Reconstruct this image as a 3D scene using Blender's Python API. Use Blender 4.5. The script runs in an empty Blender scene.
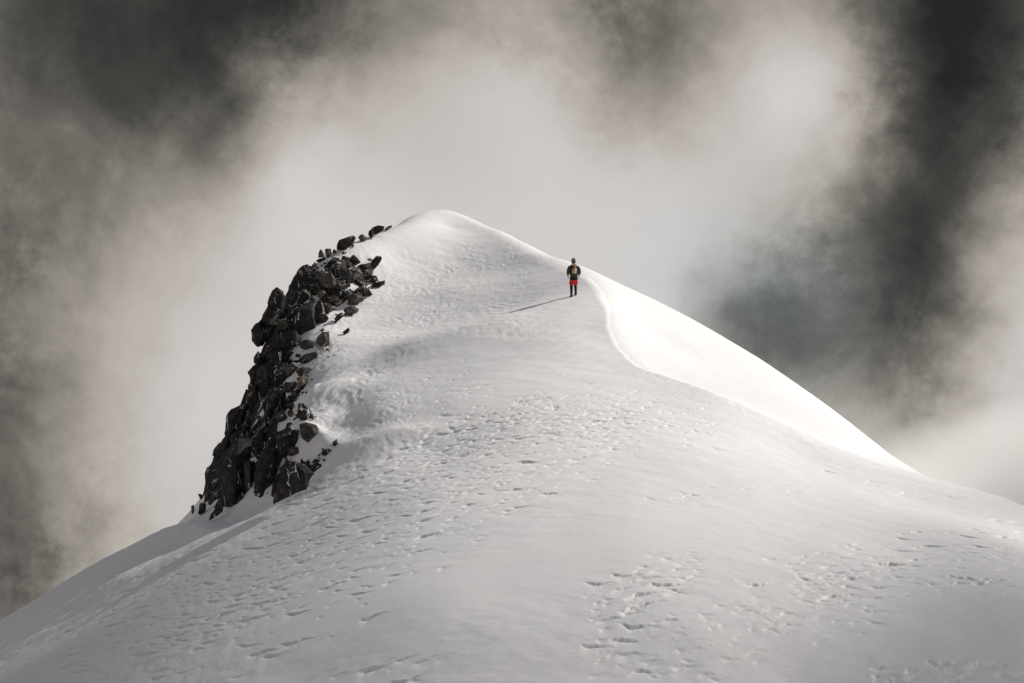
import bpy, bmesh, math, random
import numpy as np
from mathutils import Vector, Matrix, noise as mnoise

R = math.radians
random.seed(11)
rng = np.random.default_rng(7)
scene = bpy.context.scene
COL = scene.collection

# ------------------------------------------------------------------ camera
W, H = 1024, 683
FPX = 2000.0                        # focal length in picture widths * 1024
EYE = 500.0                         # picture row of the eye level
PITCH = math.atan((EYE - H / 2) / FPX)
COSP, SINP = math.cos(PITCH), math.sin(PITCH)

def at(px, py, y):
    """world point seen at picture position (px, py), y metres ahead of the photographer"""
    u = (px - W / 2) / FPX
    v = -(py - H / 2) / FPX
    dx, dy, dz = u, COSP - v * SINP, SINP + v * COSP
    s = y / dy
    return np.array([dx * s, y, dz * s])

def seen(x, y, z):
    """picture position of world points (numpy arrays)"""
    f = y * COSP + z * SINP
    v = -y * SINP + z * COSP
    return W / 2 + FPX * x / f, H / 2 - FPX * v / f

cam_d = bpy.data.cameras.new('camera')
cam_d.sensor_width = 36.0
cam_d.lens = 36.0 * FPX / W
cam_d.clip_start = 0.5
cam_d.clip_end = 5000
cam = bpy.data.objects.new('camera', cam_d)
cam.rotation_euler = (math.pi / 2 + PITCH, 0, 0)
COL.objects.link(cam)
scene.camera = cam

# ------------------------------------------------------------------ helpers
def tag(o, label=None, cat=None, group=None, kind=None):
    if label: o['label'] = label
    if cat: o['category'] = cat
    if group: o['group'] = group
    if kind: o['kind'] = kind
    return o

def link(name, me, mat=None, parent=None):
    o = bpy.data.objects.new(name, me)
    if mat is not None and hasattr(me, 'materials'):
        me.materials.clear(); me.materials.append(mat)
    if parent is not None: o.parent = parent
    COL.objects.link(o)
    return o

def empty(name, loc, rz=0.0):
    o = bpy.data.objects.new(name, None)
    o.location = loc; o.rotation_euler = (0, 0, rz)
    o.empty_display_size = 0.2
    COL.objects.link(o)
    return o

def np_mesh(name, verts, faces, smooth=True):
    me = bpy.data.meshes.new(name)
    nv, nf = len(verts), len(faces)
    k = faces.shape[1]
    me.vertices.add(nv); me.loops.add(nf * k); me.polygons.add(nf)
    me.vertices.foreach_set('co', np.ascontiguousarray(verts, dtype=np.float32).ravel())
    me.loops.foreach_set('vertex_index', np.ascontiguousarray(faces, dtype=np.int32).ravel())
    me.polygons.foreach_set('loop_start', np.arange(0, nf * k, k, dtype=np.int32))
    me.polygons.foreach_set('loop_total', np.full(nf, k, dtype=np.int32))
    me.polygons.foreach_set('use_smooth', np.full(nf, smooth, dtype=bool))
    me.update(calc_edges=True)
    return me

# ---- gradient noise on arrays
_P = np.random.default_rng(3).permutation(256)
_P = np.concatenate([_P, _P, _P])
_A = np.linspace(0, 2 * np.pi, 16, endpoint=False)
_G = np.stack([np.cos(_A), np.sin(_A)], 1)

def perlin(x, y):
    xi = np.floor(x).astype(np.int64); yi = np.floor(y).astype(np.int64)
    xf = x - xi; yf = y - yi
    xi &= 255; yi &= 255
    u = xf * xf * xf * (xf * (xf * 6 - 15) + 10)
    v = yf * yf * yf * (yf * (yf * 6 - 15) + 10)
    def g(ix, iy, fx, fy):
        h = _G[_P[_P[ix] + iy] & 15]
        return h[..., 0] * fx + h[..., 1] * fy
    a = g(xi, yi, xf, yf); b = g(xi + 1, yi, xf - 1, yf)
    c = g(xi, yi + 1, xf, yf - 1); d = g(xi + 1, yi + 1, xf - 1, yf - 1)
    return (a + u * (b - a)) + v * ((c + u * (d - c)) - (a + u * (b - a)))

def fbm(x, y, octv=4, gain=0.5):
    s = 0; a = 1.0; f = 1.0
    for k in range(octv):
        s = s + a * perlin(x * f + 17.3 * k, y * f - 9.1 * k)
        a *= gain; f *= 2.03
    return s

def smooth(e0, e1, x):
    t = np.clip((x - e0) / (e1 - e0), 0, 1)
    return t * t * (3 - 2 * t)

# ---- thin-plate spline
def tps_fit(pts, reg=0.0):
    P = np.asarray(pts, float); n = len(P)
    X = P[:, :2]
    r2 = ((X[:, None] - X[None]) ** 2).sum(2)
    K = np.where(r2 > 0, 0.5 * r2 * np.log(r2 + 1e-12), 0) + reg * np.eye(n)
    Q = np.c_[np.ones(n), X]
    A = np.zeros((n + 3, n + 3)); A[:n, :n] = K; A[:n, n:] = Q; A[n:, :n] = Q.T
    w = np.linalg.solve(A, np.r_[P[:, 2], 0, 0, 0])
    return X, w

def tps_eval(fit, x, y):
    X, w = fit; n = len(X)
    sh = x.shape; x = x.ravel(); y = y.ravel()
    out = np.empty(len(x))
    for s in range(0, len(x), 20000):
        xs, ys = x[s:s + 20000], y[s:s + 20000]
        r2 = (xs[:, None] - X[:, 0]) ** 2 + (ys[:, None] - X[:, 1]) ** 2
        out[s:s + 20000] = (0.5 * r2 * np.log(r2 + 1e-12)) @ w[:n] + w[n] + w[n + 1] * xs + w[n + 2] * ys
    return out.reshape(sh)

# ------------------------------------------------------------------ shape of the mountain
# near slope, shoulder, bench and summit dome: (picture x, picture y, metres ahead)
NEAR = [
 (0,690,66.5),(175,683,61),(300,683,59),(400,683,57.6),(512,683,57),(700,683,57.2),(800,683,58),(910,683,58.4),(1024,683,59.3),
 (0,628,82),(60,650,69),(175,640,64.2),(300,640,61.3),(400,640,59.6),(512,640,58.7),(700,640,58.7),(800,640,59.6),(910,640,60.2),(1024,640,61),
 (80,600,78.2),(175,600,69.2),(300,600,64.5),(400,600,62),(512,600,61),(700,600,60.9),(800,600,62),(910,600,62.6),(1024,600,63.4),
 (175,550,77.5),(300,550,70),(400,550,66.5),(512,550,65),(700,550,64.7),(800,550,66),(910,550,67.6),(1024,550,68.4),
 (300,500,76.5),(400,500,71.8),(512,500,70),(650,500,69.6),(720,500,70.6),(800,500,72.5),(910,500,75.2),(1024,503,80),
 (345,455,79.4),(375,443,79.4),(430,450,77.8),(512,450,75.5),(600,450,75),(700,450,76),(800,455,79),(880,468,83.5),
 (400,400,84),(450,400,82.2),(512,400,81.3),(600,400,81),(680,400,82.2),
 (450,350,90),(512,350,88.5),(580,345,88.4),
 (592,274,100.5),(606,290,97),(611,308,94),(611,325,91.2),(620,345,88.9),(640,365,86.5),(720,395,83.5),(800,430,82.2),(860,455,81.2),(910,472,80.4),
 (574,297,96),(545,305,95),
 # bench and dome
 (500,320,93.4),(450,333,93),(400,349,92.2),(500,315,97),(450,327.5,96.4),(400,343,94.6),(365,354,93.6),(400,365,90),(365,375,90.0),
 (500,270,107.5),(450,290,104.5),(400,300,104.5),(450,250,113),(400,258,111),(450,227,118),(466,213,122),(440,213,122),(418,216.5,120.5),(402,222.5,119),(390,230.5,117.5),(500,229,116.5),(540,250,108.8),
 # scoop beside the rocks
 (370,400,84.9),(345,402,85.7),(318,400,87),(333,370,92),(350,430,81.9),(326,437,82.3),
 (312,480,78.8),(272,505,79.8),
 # under the rocks
 (376,285,107),(352,330,99.5),(332,362,93.2),(306,392,88.8),(302,428,84.6),
 (385,230,115.5),(366,237.5,113.2),(350,245.5,111.2),(334,254,110),(320,262,109.6),(350,268,108.5),(330,280,106.5),(308,284,107.5),(297,302,106),(279,332,102),(272,367,100),(262,397,98.6),(246,427,97),(233,454,95),(225,480,92.5),(212,503,89.5),
 (325,310,103.5),(304,345,98),(289,385,94),(277,425,90.5),(264,450,88.5),(250,480,86.5),(265,497,84),(290,480,83.5),(235,503,86.5),
 ]
npts = [tuple(at(*p)) for p in NEAR]
# far side of the mountain and the ground round the photographer, straight in metres
npts += [
 (7,96,10.0),(12,92,7.6),(17,93,5.0),(9,106,13.4),(16,106,10.5),(3,119,16.6),
 (-3.4,125,17.8),(-3.4,128.5,16.9),(-3.4,136,13),(-6,126,16.2),(-8,127,12.3),(-7.6,122,13.4),(-13,116,7.0),(-14.2,103,3.3),(-14.8,101,1.5),(-15.4,99,-.2),(-15.6,96,-1.2),(-14.0,106,5.4),(-13.5,110,8.6),(-16,108,0),(-18.5,104,-4.5),(-20,100,-7),
 (4,136,10),(-22,116,-4),(-7,140,6),
 (-16,83,-0.4),(-20,87,-2.9),(-25,88,-6.2),(-19,97,-6),(-23,92,-8),
 (24,98,-3.2),(30,92,-4.5),(26,112,-2),(40,100,-12),
 (0,0,-1.7),(14,0,-4.5),(-14,0,-4.5),(0,-35,-9),(0,22,-6.4),(0,40,-9.6),(0,50,-8.6),(-18,45,-14),(20,45,-12),(-18,58,-9.4),(20,57,-10),(-26,70,-11),(30,75,-8.5),
 (-45,100,-22),(60,100,-24),(0,170,-14),(-45,150,-26),(50,150,-22),(-45,50,-27),(55,45,-26),(-50,-20,-27),(55,-20,-27),
]
near_fit = tps_fit(npts)
# sunlit flank beyond the crest
FLANK = [(592,274,100.5),(606,290,97),(611,308,94),(611,325,91.2),(620,345,88.9),(640,365,86.5),(720,395,83.5),(800,430,82.2),(860,455,81.2),(910,472,80.4),
 (640,325,96),(700,355,95.5),(780,395,93),(850,432,90),
 (584,267,102.4),(640,293,105.5),(700,325,107.5),(780,375,105.5),(850,423,100.5),(890,455,90),
 (540,249,109),(500,227,117),(455,210.5,123)]
fpts = [tuple(at(*p)) for p in FLANK]
fpts += [(6,121,9.6),(12,118,6.0),(18,113,2.4),(23,106,-1.5),(24,98,-2.6),(2,127,13.0),(-3,135,14.8),(30,110,-7),(20,120,-2)]
flank_fit = tps_fit(fpts)
_c = np.array([tuple(at(*p)) for p in FLANK[:10]])[:, :2]
CREST = np.vstack([[-3.0, 108.0], _c, [32.0, 79.0]])
def crest_side(x, y):
    """metres beyond the crest line (negative on the near side)"""
    best = np.full(x.shape, 1e9); side = np.zeros(x.shape)
    for a, b in zip(CREST[:-1], CREST[1:]):
        ab = b - a
        t = np.clip(((x - a[0]) * ab[0] + (y - a[1]) * ab[1]) / (ab @ ab), 0, 1)
        d = np.hypot(x - a[0] - t * ab[0], y - a[1] - t * ab[1])
        s = np.sign(ab[0] * (y - a[1]) - ab[1] * (x - a[0]))
        m = d < best
        best = np.where(m, d, best); side = np.where(m, s, side)
    return best * side

# shaded face under the rocks on the left, beyond its own edge
EDGE = [(272,504,79.8),(175,550,77.5),(80,600,77.0),(0,625,79.2)]
_e = np.array([tuple(at(*p)) for p in EDGE]); _e = _e[np.argsort(_e[:, 0])]
def edge_y(x):
    return np.interp(x, np.r_[-40, _e[:, 0]], np.r_[84, _e[:, 1]])

def left_face(x, y):
    over = np.maximum(0, y - (87.2 + 0.4 * np.minimum(0, x + 18)))
    dip = .45 * np.exp(-((x + 12.3) / 2.4) ** 2 - ((y - 81) / 3) ** 2)
    return 0.55 * x + 0.2 * y - 10.26 - dip - 0.07 * np.minimum(over, 8) ** 2 - 1.1 * np.maximum(over - 8, 0)

def body(x, y):
    """smooth snow surface, before wind carving"""
    z = tps_eval(near_fit, x, y)
    zf = tps_eval(flank_fit, x, y) + 0.7 * np.maximum(0, -crest_side(x, y) - 0.05)
    k = 0.10 + 0.25 * smooth(8, 5, x) + .6 * smooth(92, 97, y)
    m = np.maximum(k - np.abs(z - zf), 0) / k
    zz = np.minimum(z, zf) - m * m * k * 0.25
    z = np.where(x > -8, zz, z)
    zl = left_face(x, y) + 0.35 * np.maximum(0, edge_y(x) - 0.4 - y) + 4 * smooth(-9.9, -8.9, x) + 5 * np.maximum(0, y - 90 - 1.2 * np.maximum(0, -13.5 - x))
    k = 0.15 + .6 * smooth(-14.5, -17, x)
    m = np.maximum(k - np.abs(z - zl), 0) / k
    return np.minimum(z, zl) - m * m * k * 0.25

# coarse table for look-ups and smooth interpolation
CX = np.arange(-60, 75.01, 0.5); CY = np.arange(-45, 180.01, 0.5)
gx_, gy_ = np.meshgrid(CX, CY)
TABLE = body(gx_, gy_)

def cr_matrix(src, dst):
    h = src[1] - src[0]
    t = np.clip((dst - src[0]) / h, 1, len(src) - 3)
    i = np.floor(t).astype(int); f = t - i
    M = np.zeros((len(dst), len(src)))
    r = np.arange(len(dst))
    M[r, i - 1] += -0.5 * f + f * f - 0.5 * f ** 3
    M[r, i] += 1 - 2.5 * f * f + 1.5 * f ** 3
    M[r, i + 1] += 0.5 * f + 2 * f * f - 1.5 * f ** 3
    M[r, i + 2] += -0.5 * f * f + 0.5 * f ** 3
    return M

def height(x, y):
    x = np.asarray(x, float); y = np.asarray(y, float)
    i = np.clip((x - CX[0]) / 0.5, 0, len(CX) - 1.001); j = np.clip((y - CY[0]) / 0.5, 0, len(CY) - 1.001)
    a = i.astype(int); b = j.astype(int); f = i - a; g = j - b
    return (TABLE[b, a] * (1 - f) + TABLE[b, a + 1] * f) * (1 - g) + (TABLE[b + 1, a] * (1 - f) + TABLE[b + 1, a + 1] * f) * g

_ys = np.arange(54, 137, 0.1)
def on_snow(px, py):
    """where the line of sight through (px, py) first meets the snow"""
    p = at(px, py, 1.0)
    d = p[2] * _ys - height(p[0] * _ys, _ys)
    k = np.nonzero(d < 0)[0]
    if len(k) == 0: return None
    k = k[0]
    if k == 0: y = _ys[0]
    else:
        y = _ys[k - 1] + 0.1 * d[k - 1] / (d[k - 1] - d[k])
    return np.array([p[0] * y, y, p[2] * y])

# ------------------------------------------------------------------ wind carving
marks = []          # x, y, length, height, reach, tilt, seed
def lie(p, deg):
    """direction on the slope (metres ahead per metre right) of a line that climbs to the right at deg"""
    a = (height(p[0] + .4, p[1]) - height(p[0] - .4, p[1])) / .8
    b = (height(p[0], p[1] + .4) - height(p[0], p[1] - .4)) / .8
    return float(np.clip((math.tan(R(deg)) - a) / max(b, .15), -2, .5))

def scatter(line, n, size, hgt, tilt, seed):
    """wind-cut lips strewn along a band; line = picture points with half widths"""
    r = np.random.default_rng(seed)
    L = np.array(line, float)
    seg = np.hypot(np.diff(L[:, 0]), np.diff(L[:, 1])); cum = np.r_[0, np.cumsum(seg)]
    # a few loose clusters in the band
    k = max(3, n // 9)
    cs = r.uniform(0, cum[-1], k); co = r.uniform(-1, 1, k)
    done = []
    for i in range(n):
        if r.random() < 0.5:
            j = r.integers(k); s = cs[j] + r.normal(0, 22); o = co[j] + r.normal(0, 0.3)
        else:
            s = r.uniform(0, cum[-1]); o = r.normal(0, 0.6)
        s = np.clip(s, 0, cum[-1])
        px = np.interp(s, cum, L[:, 0]); py = np.interp(s, cum, L[:, 1]) + o * np.interp(s, cum, L[:, 2])
        p = on_snow(px, py)
        if p is None: continue
        f = min(r.exponential(0.42), 1.0)
        ln = size[0] + (size[1] - size[0]) * f
        if any(((px - a) / (.42 * (ln + c))) ** 2 + ((py - b) / (2.0 + .08 * (ln + c))) ** 2 < 1 for a, b, c in done): continue
        done.append((px, py, ln))
        le = (size[0] + (size[1] - size[0]) * f) * p[1] / FPX * 0.5
        hh = (hgt[0] + (hgt[1] - hgt[0]) * f) * r.uniform(0.7, 1.2)
        marks.append((p[0], p[1], le, hh * 1.75, r.uniform(0.5, 1.3), lie(p, tilt + r.normal(0, 7)), r.integers(1000)))

scatter([(60,650,22),(200,592,48),(330,540,60),(440,490,55),(540,445,42),(640,420,28)], 1500, (4,22), (.035,.085), 16, 1)
scatter([(400,470,25),(480,425,22),(560,412,20),(640,405,20),(720,430,20)], 380, (3,12), (.035,.085), 22, 2)
scatter([(150,652,14),(210,622,14),(270,600,14)], 90, (8,30), (.05,.10), 14, 3)
scatter([(590,606,10),(640,580,24),(700,560,20)], 110, (8,44), (.05,.11), 8, 4)
scatter([(600,650,26),(690,640,40),(790,612,42),(880,590,34)], 150, (7,36), (.04,.085), 5, 5)
scatter([(800,580,12),(900,560,28),(1020,560,36)], 220, (8,36), (.04,.10), 2, 6)
scatter([(640,500,10),(760,490,14),(880,480,14),(990,500,10)], 46, (8,34), (.02,.05), 3, 7)
scatter([(380,662,4),(450,650,4)], 9, (20,44), (.04,.08), 10, 8)
scatter([(860,678,8),(940,672,10),(1020,665,12)], 26, (12,34), (.06,.12), 5, 9)
scatter([(950,495,6),(1000,508,8),(1030,512,8)], 16, (14,40), (.02,.04), -14, 10)
scatter([(380,395,14),(430,400,22),(470,385,16)], 120, (3,8), (.03,.07), 50, 11)
scatter([(60,672,10),(160,676,10),(300,668,14),(420,672,10)], 26, (10,26), (.03,.07), 12, 12)
scatter([(330,410,26),(360,400,30)], 60, (3,9), (.03,.06), 60, 13)
for px, py, le, hh, tl in [(469,452,.40,.26,60),(466,441,.3,.2,45),(506,429,.4,.14,20),(630,402,.25,.16,35),(620,447,.5,.11,8),(476,424,.3,.14,40),
                           (300,640,.5,.12,14),(268,650,.5,.12,14),(845,575,.9,.07,8),(985,578,1.2,.09,-6)]:
    p = on_snow(px, py)
    marks.append((p[0], p[1], le, hh, 0.9, lie(p, tl), int(px)))

def carve(XX, YY, ZZ, gxs, gys):
    for (mx, my, le, hh, reach, tl, sd) in marks:
        le = le * 1.5
        w = (.08 + 0.12 * le) * reach                          # how far downhill the scoop under the lip runs out
        pad = abs(tl) * le + 0.4 * le + 0.3
        i0, i1 = np.searchsorted(gxs, [mx - le, mx + le])
        j0, j1 = np.searchsorted(gys, [my - w * 4 - pad, my + w + pad])
        if i1 <= i0 or j1 <= j0: continue
        X = XX[j0:j1, i0:i1]; Y = YY[j0:j1, i0:i1]
        u = (X - mx) / le
        rag = (0.12 * np.sin(u * 4 + sd) + 0.5 * perlin(X * 2.6 + sd, X * 0 + sd * .37) + .25 * perlin(X * 7 + sd, X * 0 + sd * .7)) * (.06 + .30 * le)
        v = my + (X - mx) * tl + rag - Y               # > 0 on the near, downhill side of the lip
        tap = 1.4 * np.clip((1 - u) / 2, 0, 1) ** 1.25 * smooth(-1, -.30, u)       # blunt head, long thin tail downwind
        up = 0.12 * np.exp(np.minimum(v, 0) / (.25 + .5 * w))
        dn = -0.75 * np.exp(-np.maximum(v, 0) / w)
        e = 0.018
        t = np.clip((v + e) / (2 * e), 0, 1)
        ZZ[j0:j1, i0:i1] += hh * tap * (up * (1 - t) + dn * t)

# ------------------------------------------------------------------ snow
def blob(px, py, cx, cy, rx, ry):
    return np.exp(-((px - cx) / rx) ** 2 - ((py - cy) / ry) ** 2)

def fine_relief(X, Y, Z):
    """wind crust: drifts, ribs and scoured patches, in metres"""
    PX, PY = seen(X, np.maximum(Y, 20), Z)
    big = 0.10 * fbm(X * .16 + 3, Y * .12, 2)
    drift = 0.022 * fbm(X * .55 - Y * .1, Y * 1.1 + X * .25, 3)
    left_rough = smooth(500, 330, PX) * smooth(560, 470, PY) * smooth(330, 350, PY)
    dome = smooth(600, 480, PX) * smooth(232, 258, PY) * smooth(345, 330, PY)
    scour = (0.020 * left_rough + 0.015 * dome) * fbm(X * 2.6 + Y * .4, Y * 1.7, 4, .62)
    cup = 1 - np.abs(perlin(X * 2.3 + Y * .5 + 3 * perlin(X * .4, Y * .3), Y * 1.15)) * 2
    scour += (0.026 * left_rough + 0.018 * dome) * 1.35 * cup * smooth(-.25, .25, fbm(X * .35 + 2, Y * .25, 2))
    scour += 0.05 * smooth(385, 345, PX) * smooth(455, 425, PY) * smooth(355, 372, PY) * fbm(X * 1.1 - Y * .55, Y * .35, 3)
    left_skin = 0.025 * smooth(300, 220, PX) * smooth(490, 510, PY) * fbm(X * 2.2, Y * 1.1, 3)
    field = np.clip(smooth(395, 420, PY - (512 - PX) * .18), 0, 1)
    ribs = 0.010 * field * fbm(X * 1.1 + Y * .25, Y * 3.0 - X * 1.2, 3, .6)
    calm = 1 - 0.75 * np.exp(-((PY - (640 - (PX - 250) * .27)) / 28) ** 2) * smooth(180, 300, PX) * smooth(760, 640, PX)
    side = crest_side(X, Y)
    flank = smooth(0, 1.5, side) * smooth(2, 4, X)
    ripple = 0.010 * flank * fbm(X * 1.6, Y * 1.2, 3)
    near_crest = 0.02 * smooth(2.5, 0, np.abs(side)) * smooth(4, 6, X) * fbm(X * 2.2, Y * 1.2, 3)
    scour += 0.5 * blob(PX, PY, 309, 438, 17, 14)
    def line(pts, wdt):
        P = np.array(pts, float); d = np.full(PX.shape, 1e9)
        for a, b in zip(P[:-1], P[1:]):
            ab = b - a; t = np.clip(((PX - a[0]) * ab[0] + (PY - a[1]) * ab[1]) / (ab @ ab), 0, 1)
            d = np.minimum(d, np.hypot(PX - a[0] - t * ab[0], PY - a[1] - t * ab[1]))
        return np.exp(-(d / wdt) ** 2)
    # hollow scooped out beside the rocks, the rim below it, and the lip of the shoulder
    scour += -.5 * blob(PX, PY, 340, 412, 30, 20)
    scour += .24 * line([(300, 468), (345, 450), (385, 437), (470, 424)], 8) * smooth(318, 345, PX) * smooth(465, 385, PX)
    scour += .15 * line([(350, 358), (380, 351), (450, 334), (510, 319), (570, 300)], 8) * smooth(365, 420, PX) * smooth(555, 490, PX)
    # wind slab broken into little steps, in the bands where the crust has been torn
    def band(pts, wdt):
        P = np.array(pts, float); d = np.full(PX.shape, 1e9)
        for a, b in zip(P[:-1], P[1:]):
            ab = b - a; t = np.clip(((PX - a[0]) * ab[0] + (PY - a[1]) * ab[1]) / (ab @ ab), 0, 1)
            d = np.minimum(d, np.hypot(PX - a[0] - t * ab[0], (PY - a[1] - t * ab[1])))
        return np.exp(-(d / wdt) ** 2)
    torn = np.maximum.reduce([band([(110,640),(230,585),(340,535),(440,485),(540,440),(640,415)], 38), .9 * band([(430,432),(560,412),(690,415)], 18),
                              .95 * band([(600,600),(690,565)], 18), band([(610,655),(700,640),(860,600)], 26), .9 * band([(820,580),(920,555),(1024,555)], 24),
                              .9 * band([(870,680),(1000,668)], 10), .8 * band([(650,500),(760,492),(900,480)], 12), .8 * band([(120,660),(220,620)], 16)])
    torn = torn * (.50 + .75 * fbm(X * .45 + 5, Y * .45, 2))
    wx = X + .16 * fbm(X * 2.1, Y * 2.1 + 4, 2); wy = Y + .22 * fbm(X * 1.7 + 8, Y * 1.7, 2)
    f1 = perlin(wx * 1.5 - wy * .15 + 40, wy * 3.6 - wx * .5) + .5 * perlin(wx * 3.3 + 9, wy * 6.5 - wx * .7)
    f2 = perlin(wx * 2.6 + 70, wy * 4.6 - wx * .8 + 5) + .4 * perlin(wx * 6 + 3, wy * 9)
    thr = .62 - .50 * torn
    steps = .35 * (.055 * smooth(thr - .03, thr + .05, f1) + .035 * smooth(thr + .02, thr + .09, f2)) * smooth(.12, .5, torn)
    scour -= steps
    shoulder = 0.006 * blob(PX, PY, 560, 345, 90, 30) * np.sin((X * 1.2 - Y * .9) * 6)
    return big + (drift + ribs) * calm * (1 - .7 * flank) + scour + left_skin + ripple + near_crest + shoulder

def span(a, b, n): return np.linspace(a, b, n)
def grow(a, b, s0, f=1.25):
    out = [a]; s = s0; sg = 1 if b > a else -1
    while (out[-1] + sg * s - b) * sg < 0:
        out.append(out[-1] + sg * s); s *= f
    out.append(b)
    return np.array(out)
GX = np.r_[grow(-23, -900, .1)[::-1], np.arange(-22.95, 24.5, .042), grow(24.5, 900, .1)]
GY = np.r_[grow(55.5, -700, .1)[::-1], np.arange(55.54, 80, .036), np.arange(80, 127, .075), grow(127, 1100, .1)]
XX, YY = np.meshgrid(GX, GY)
mx_ = cr_matrix(CX, np.clip(GX, CX[1], CX[-3])); my_ = cr_matrix(CY, np.clip(GY, CY[1], CY[-3]))
ZZ = my_ @ TABLE @ mx_.T
far_x = np.maximum(0, np.maximum(CX[1] - XX, XX - CX[-3])); far_y = np.maximum(0, np.maximum(CY[1] - YY, YY - CY[-3]))
far = np.hypot(far_x, far_y)
ZZ = ZZ - 0.45 * far + 0.00012 * far ** 2
ZZ = np.maximum(ZZ, -420)
# the crest and the left edge are sharper than the table: recompute the body close to them
for dist in (np.abs(crest_side(XX, YY)), np.abs(YY - edge_y(XX))):
    sel = (dist < 1.8) & (XX > -22.5) & (XX < 24) & (YY > 70) & (YY < 106)
    wgt = smooth(1.8, .9, dist[sel])
    ZZ[sel] = ZZ[sel] * (1 - wgt) + body(XX[sel], YY[sel]) * wgt
inner = (XX > -40) & (XX < 45) & (YY > 50) & (YY < 139)
rel = np.zeros_like(ZZ)
rel[inner] = fine_relief(XX[inner], YY[inner], ZZ[inner])
rel *= smooth(50, 54, YY) * smooth(138, 132, YY) * smooth(-40, -30, XX) * smooth(45, 35, XX)
ZZ += rel
outer = 1.2 * fbm(XX * .05, YY * .05, 4) + 14 * smooth(40, 300, far) * fbm(XX * .006, YY * .006, 4)
ZZ += outer * np.clip(smooth(28, 50, np.abs(XX - 1)) + smooth(136, 158, YY) + smooth(50, 35, YY), 0, 1)
carve(XX, YY, ZZ, GX, GY)

# ------------------------------------------------------------------ materials
def mat(name):
    m = bpy.data.materials.new(name); m.use_nodes = True
    nt = m.node_tree
    return m, nt, nt.nodes['Principled BSDF']

def n_(nt, typ, **kw):
    n = nt.nodes.new(typ)
    for k, v in kw.items(): setattr(n, k, v)
    return n

def ramp(nt, src, stops):
    r = n_(nt, 'ShaderNodeValToRGB')
    e = r.color_ramp.elements
    e[0].position, e[0].color = stops[0][0], (*stops[0][1], 1)
    e[1].position, e[1].color = stops[-1][0], (*stops[-1][1], 1)
    for p, c in stops[1:-1]:
        k = e.new(p); k.color = (*c, 1)
    nt.links.new(src, r.inputs[0])
    return r.outputs[0]

def noise(nt, scale, detail=5, rough=.55, vec=None, dist=0):
    t = n_(nt, 'ShaderNodeTexNoise')
    t.inputs['Scale'].default_value = scale; t.inputs['Detail'].default_value = detail
    t.inputs['Roughness'].default_value = rough; t.inputs['Distortion'].default_value = dist
    if vec is not None: nt.links.new(vec, t.inputs['Vector'])
    return t.outputs['Fac']

def snow_material():
    m, nt, b = mat('snow')
    co = n_(nt, 'ShaderNodeTexCoord').outputs['Object']
    c = ramp(nt, noise(nt, .35, 4, .55, co), [(.35, (.875, .875, .88)), (.65, (.905, .90, .895))])
    nt.links.new(c, b.inputs['Base Color'])
    b.inputs['Roughness'].default_value = .55
    b.inputs['Specular IOR Level'].default_value = .25
    mp = n_(nt, 'ShaderNodeMapping'); mp.inputs['Scale'].default_value = (1, 1.6, 1.6)
    mp.inputs['Rotation'].default_value = (0, 0, R(20))
    nt.links.new(co, mp.inputs[0])
    b1 = n_(nt, 'ShaderNodeBump'); b1.inputs['Strength'].default_value = .16; b1.inputs['Distance'].default_value = .05
    nt.links.new(noise(nt, 4.5, 6, .65, mp.outputs[0]), b1.inputs['Height'])
    b2 = n_(nt, 'ShaderNodeBump'); b2.inputs['Strength'].default_value = .15; b2.inputs['Distance'].default_value = .012
    nt.links.new(noise(nt, 28, 4, .6, co), b2.inputs['Height'])
    nt.links.new(b1.outputs[0], b2.inputs['Normal'])
    nt.links.new(b2.outputs[0], b.inputs['Normal'])
    return m
SNOW = snow_material()

ny, nx = ZZ.shape
idx = np.arange(ny * nx).reshape(ny, nx)
faces = np.stack([idx[:-1, :-1], idx[:-1, 1:], idx[1:, 1:], idx[1:, :-1]], -1).reshape(-1, 4)
snow = link('snow_slope', np_mesh('snow_slope', np.stack([XX, YY, ZZ], -1).reshape(-1, 3), faces), SNOW)
tag(snow, 'wind carved white snow mountainside rising to a rounded summit', kind='structure')

def ground(x, y):
    """finished snow height"""
    i = np.clip(np.searchsorted(GX, x) - 1, 0, nx - 2); j = np.clip(np.searchsorted(GY, y) - 1, 0, ny - 2)
    f = (x - GX[i]) / (GX[i + 1] - GX[i]); g = (y - GY[j]) / (GY[j + 1] - GY[j])
    return float((ZZ[j, i] * (1 - f) + ZZ[j, i + 1] * f) * (1 - g) + (ZZ[j + 1, i] * (1 - f) + ZZ[j + 1, i + 1] * f) * g)

# ------------------------------------------------------------------ daylight
SUN_EL, SUN_AZ = 36.0, 29.0          # degrees; azimuth from the right-hand side, towards the summit
sd = Vector((math.cos(R(SUN_EL)) * math.cos(R(SUN_AZ)), math.cos(R(SUN_EL)) * math.sin(R(SUN_AZ)), math.sin(R(SUN_EL))))
sun_d = bpy.data.lights.new('sun', 'SUN')
sun_d.energy = 4.3; sun_d.angle = R(.8); sun_d.color = (1.0, .955, .89)
sun = bpy.data.objects.new('sun', sun_d)
sun.rotation_euler = sd.to_track_quat('Z', 'Y').to_euler()
sun.location = (60, 60, 60)
COL.objects.link(sun)

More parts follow.
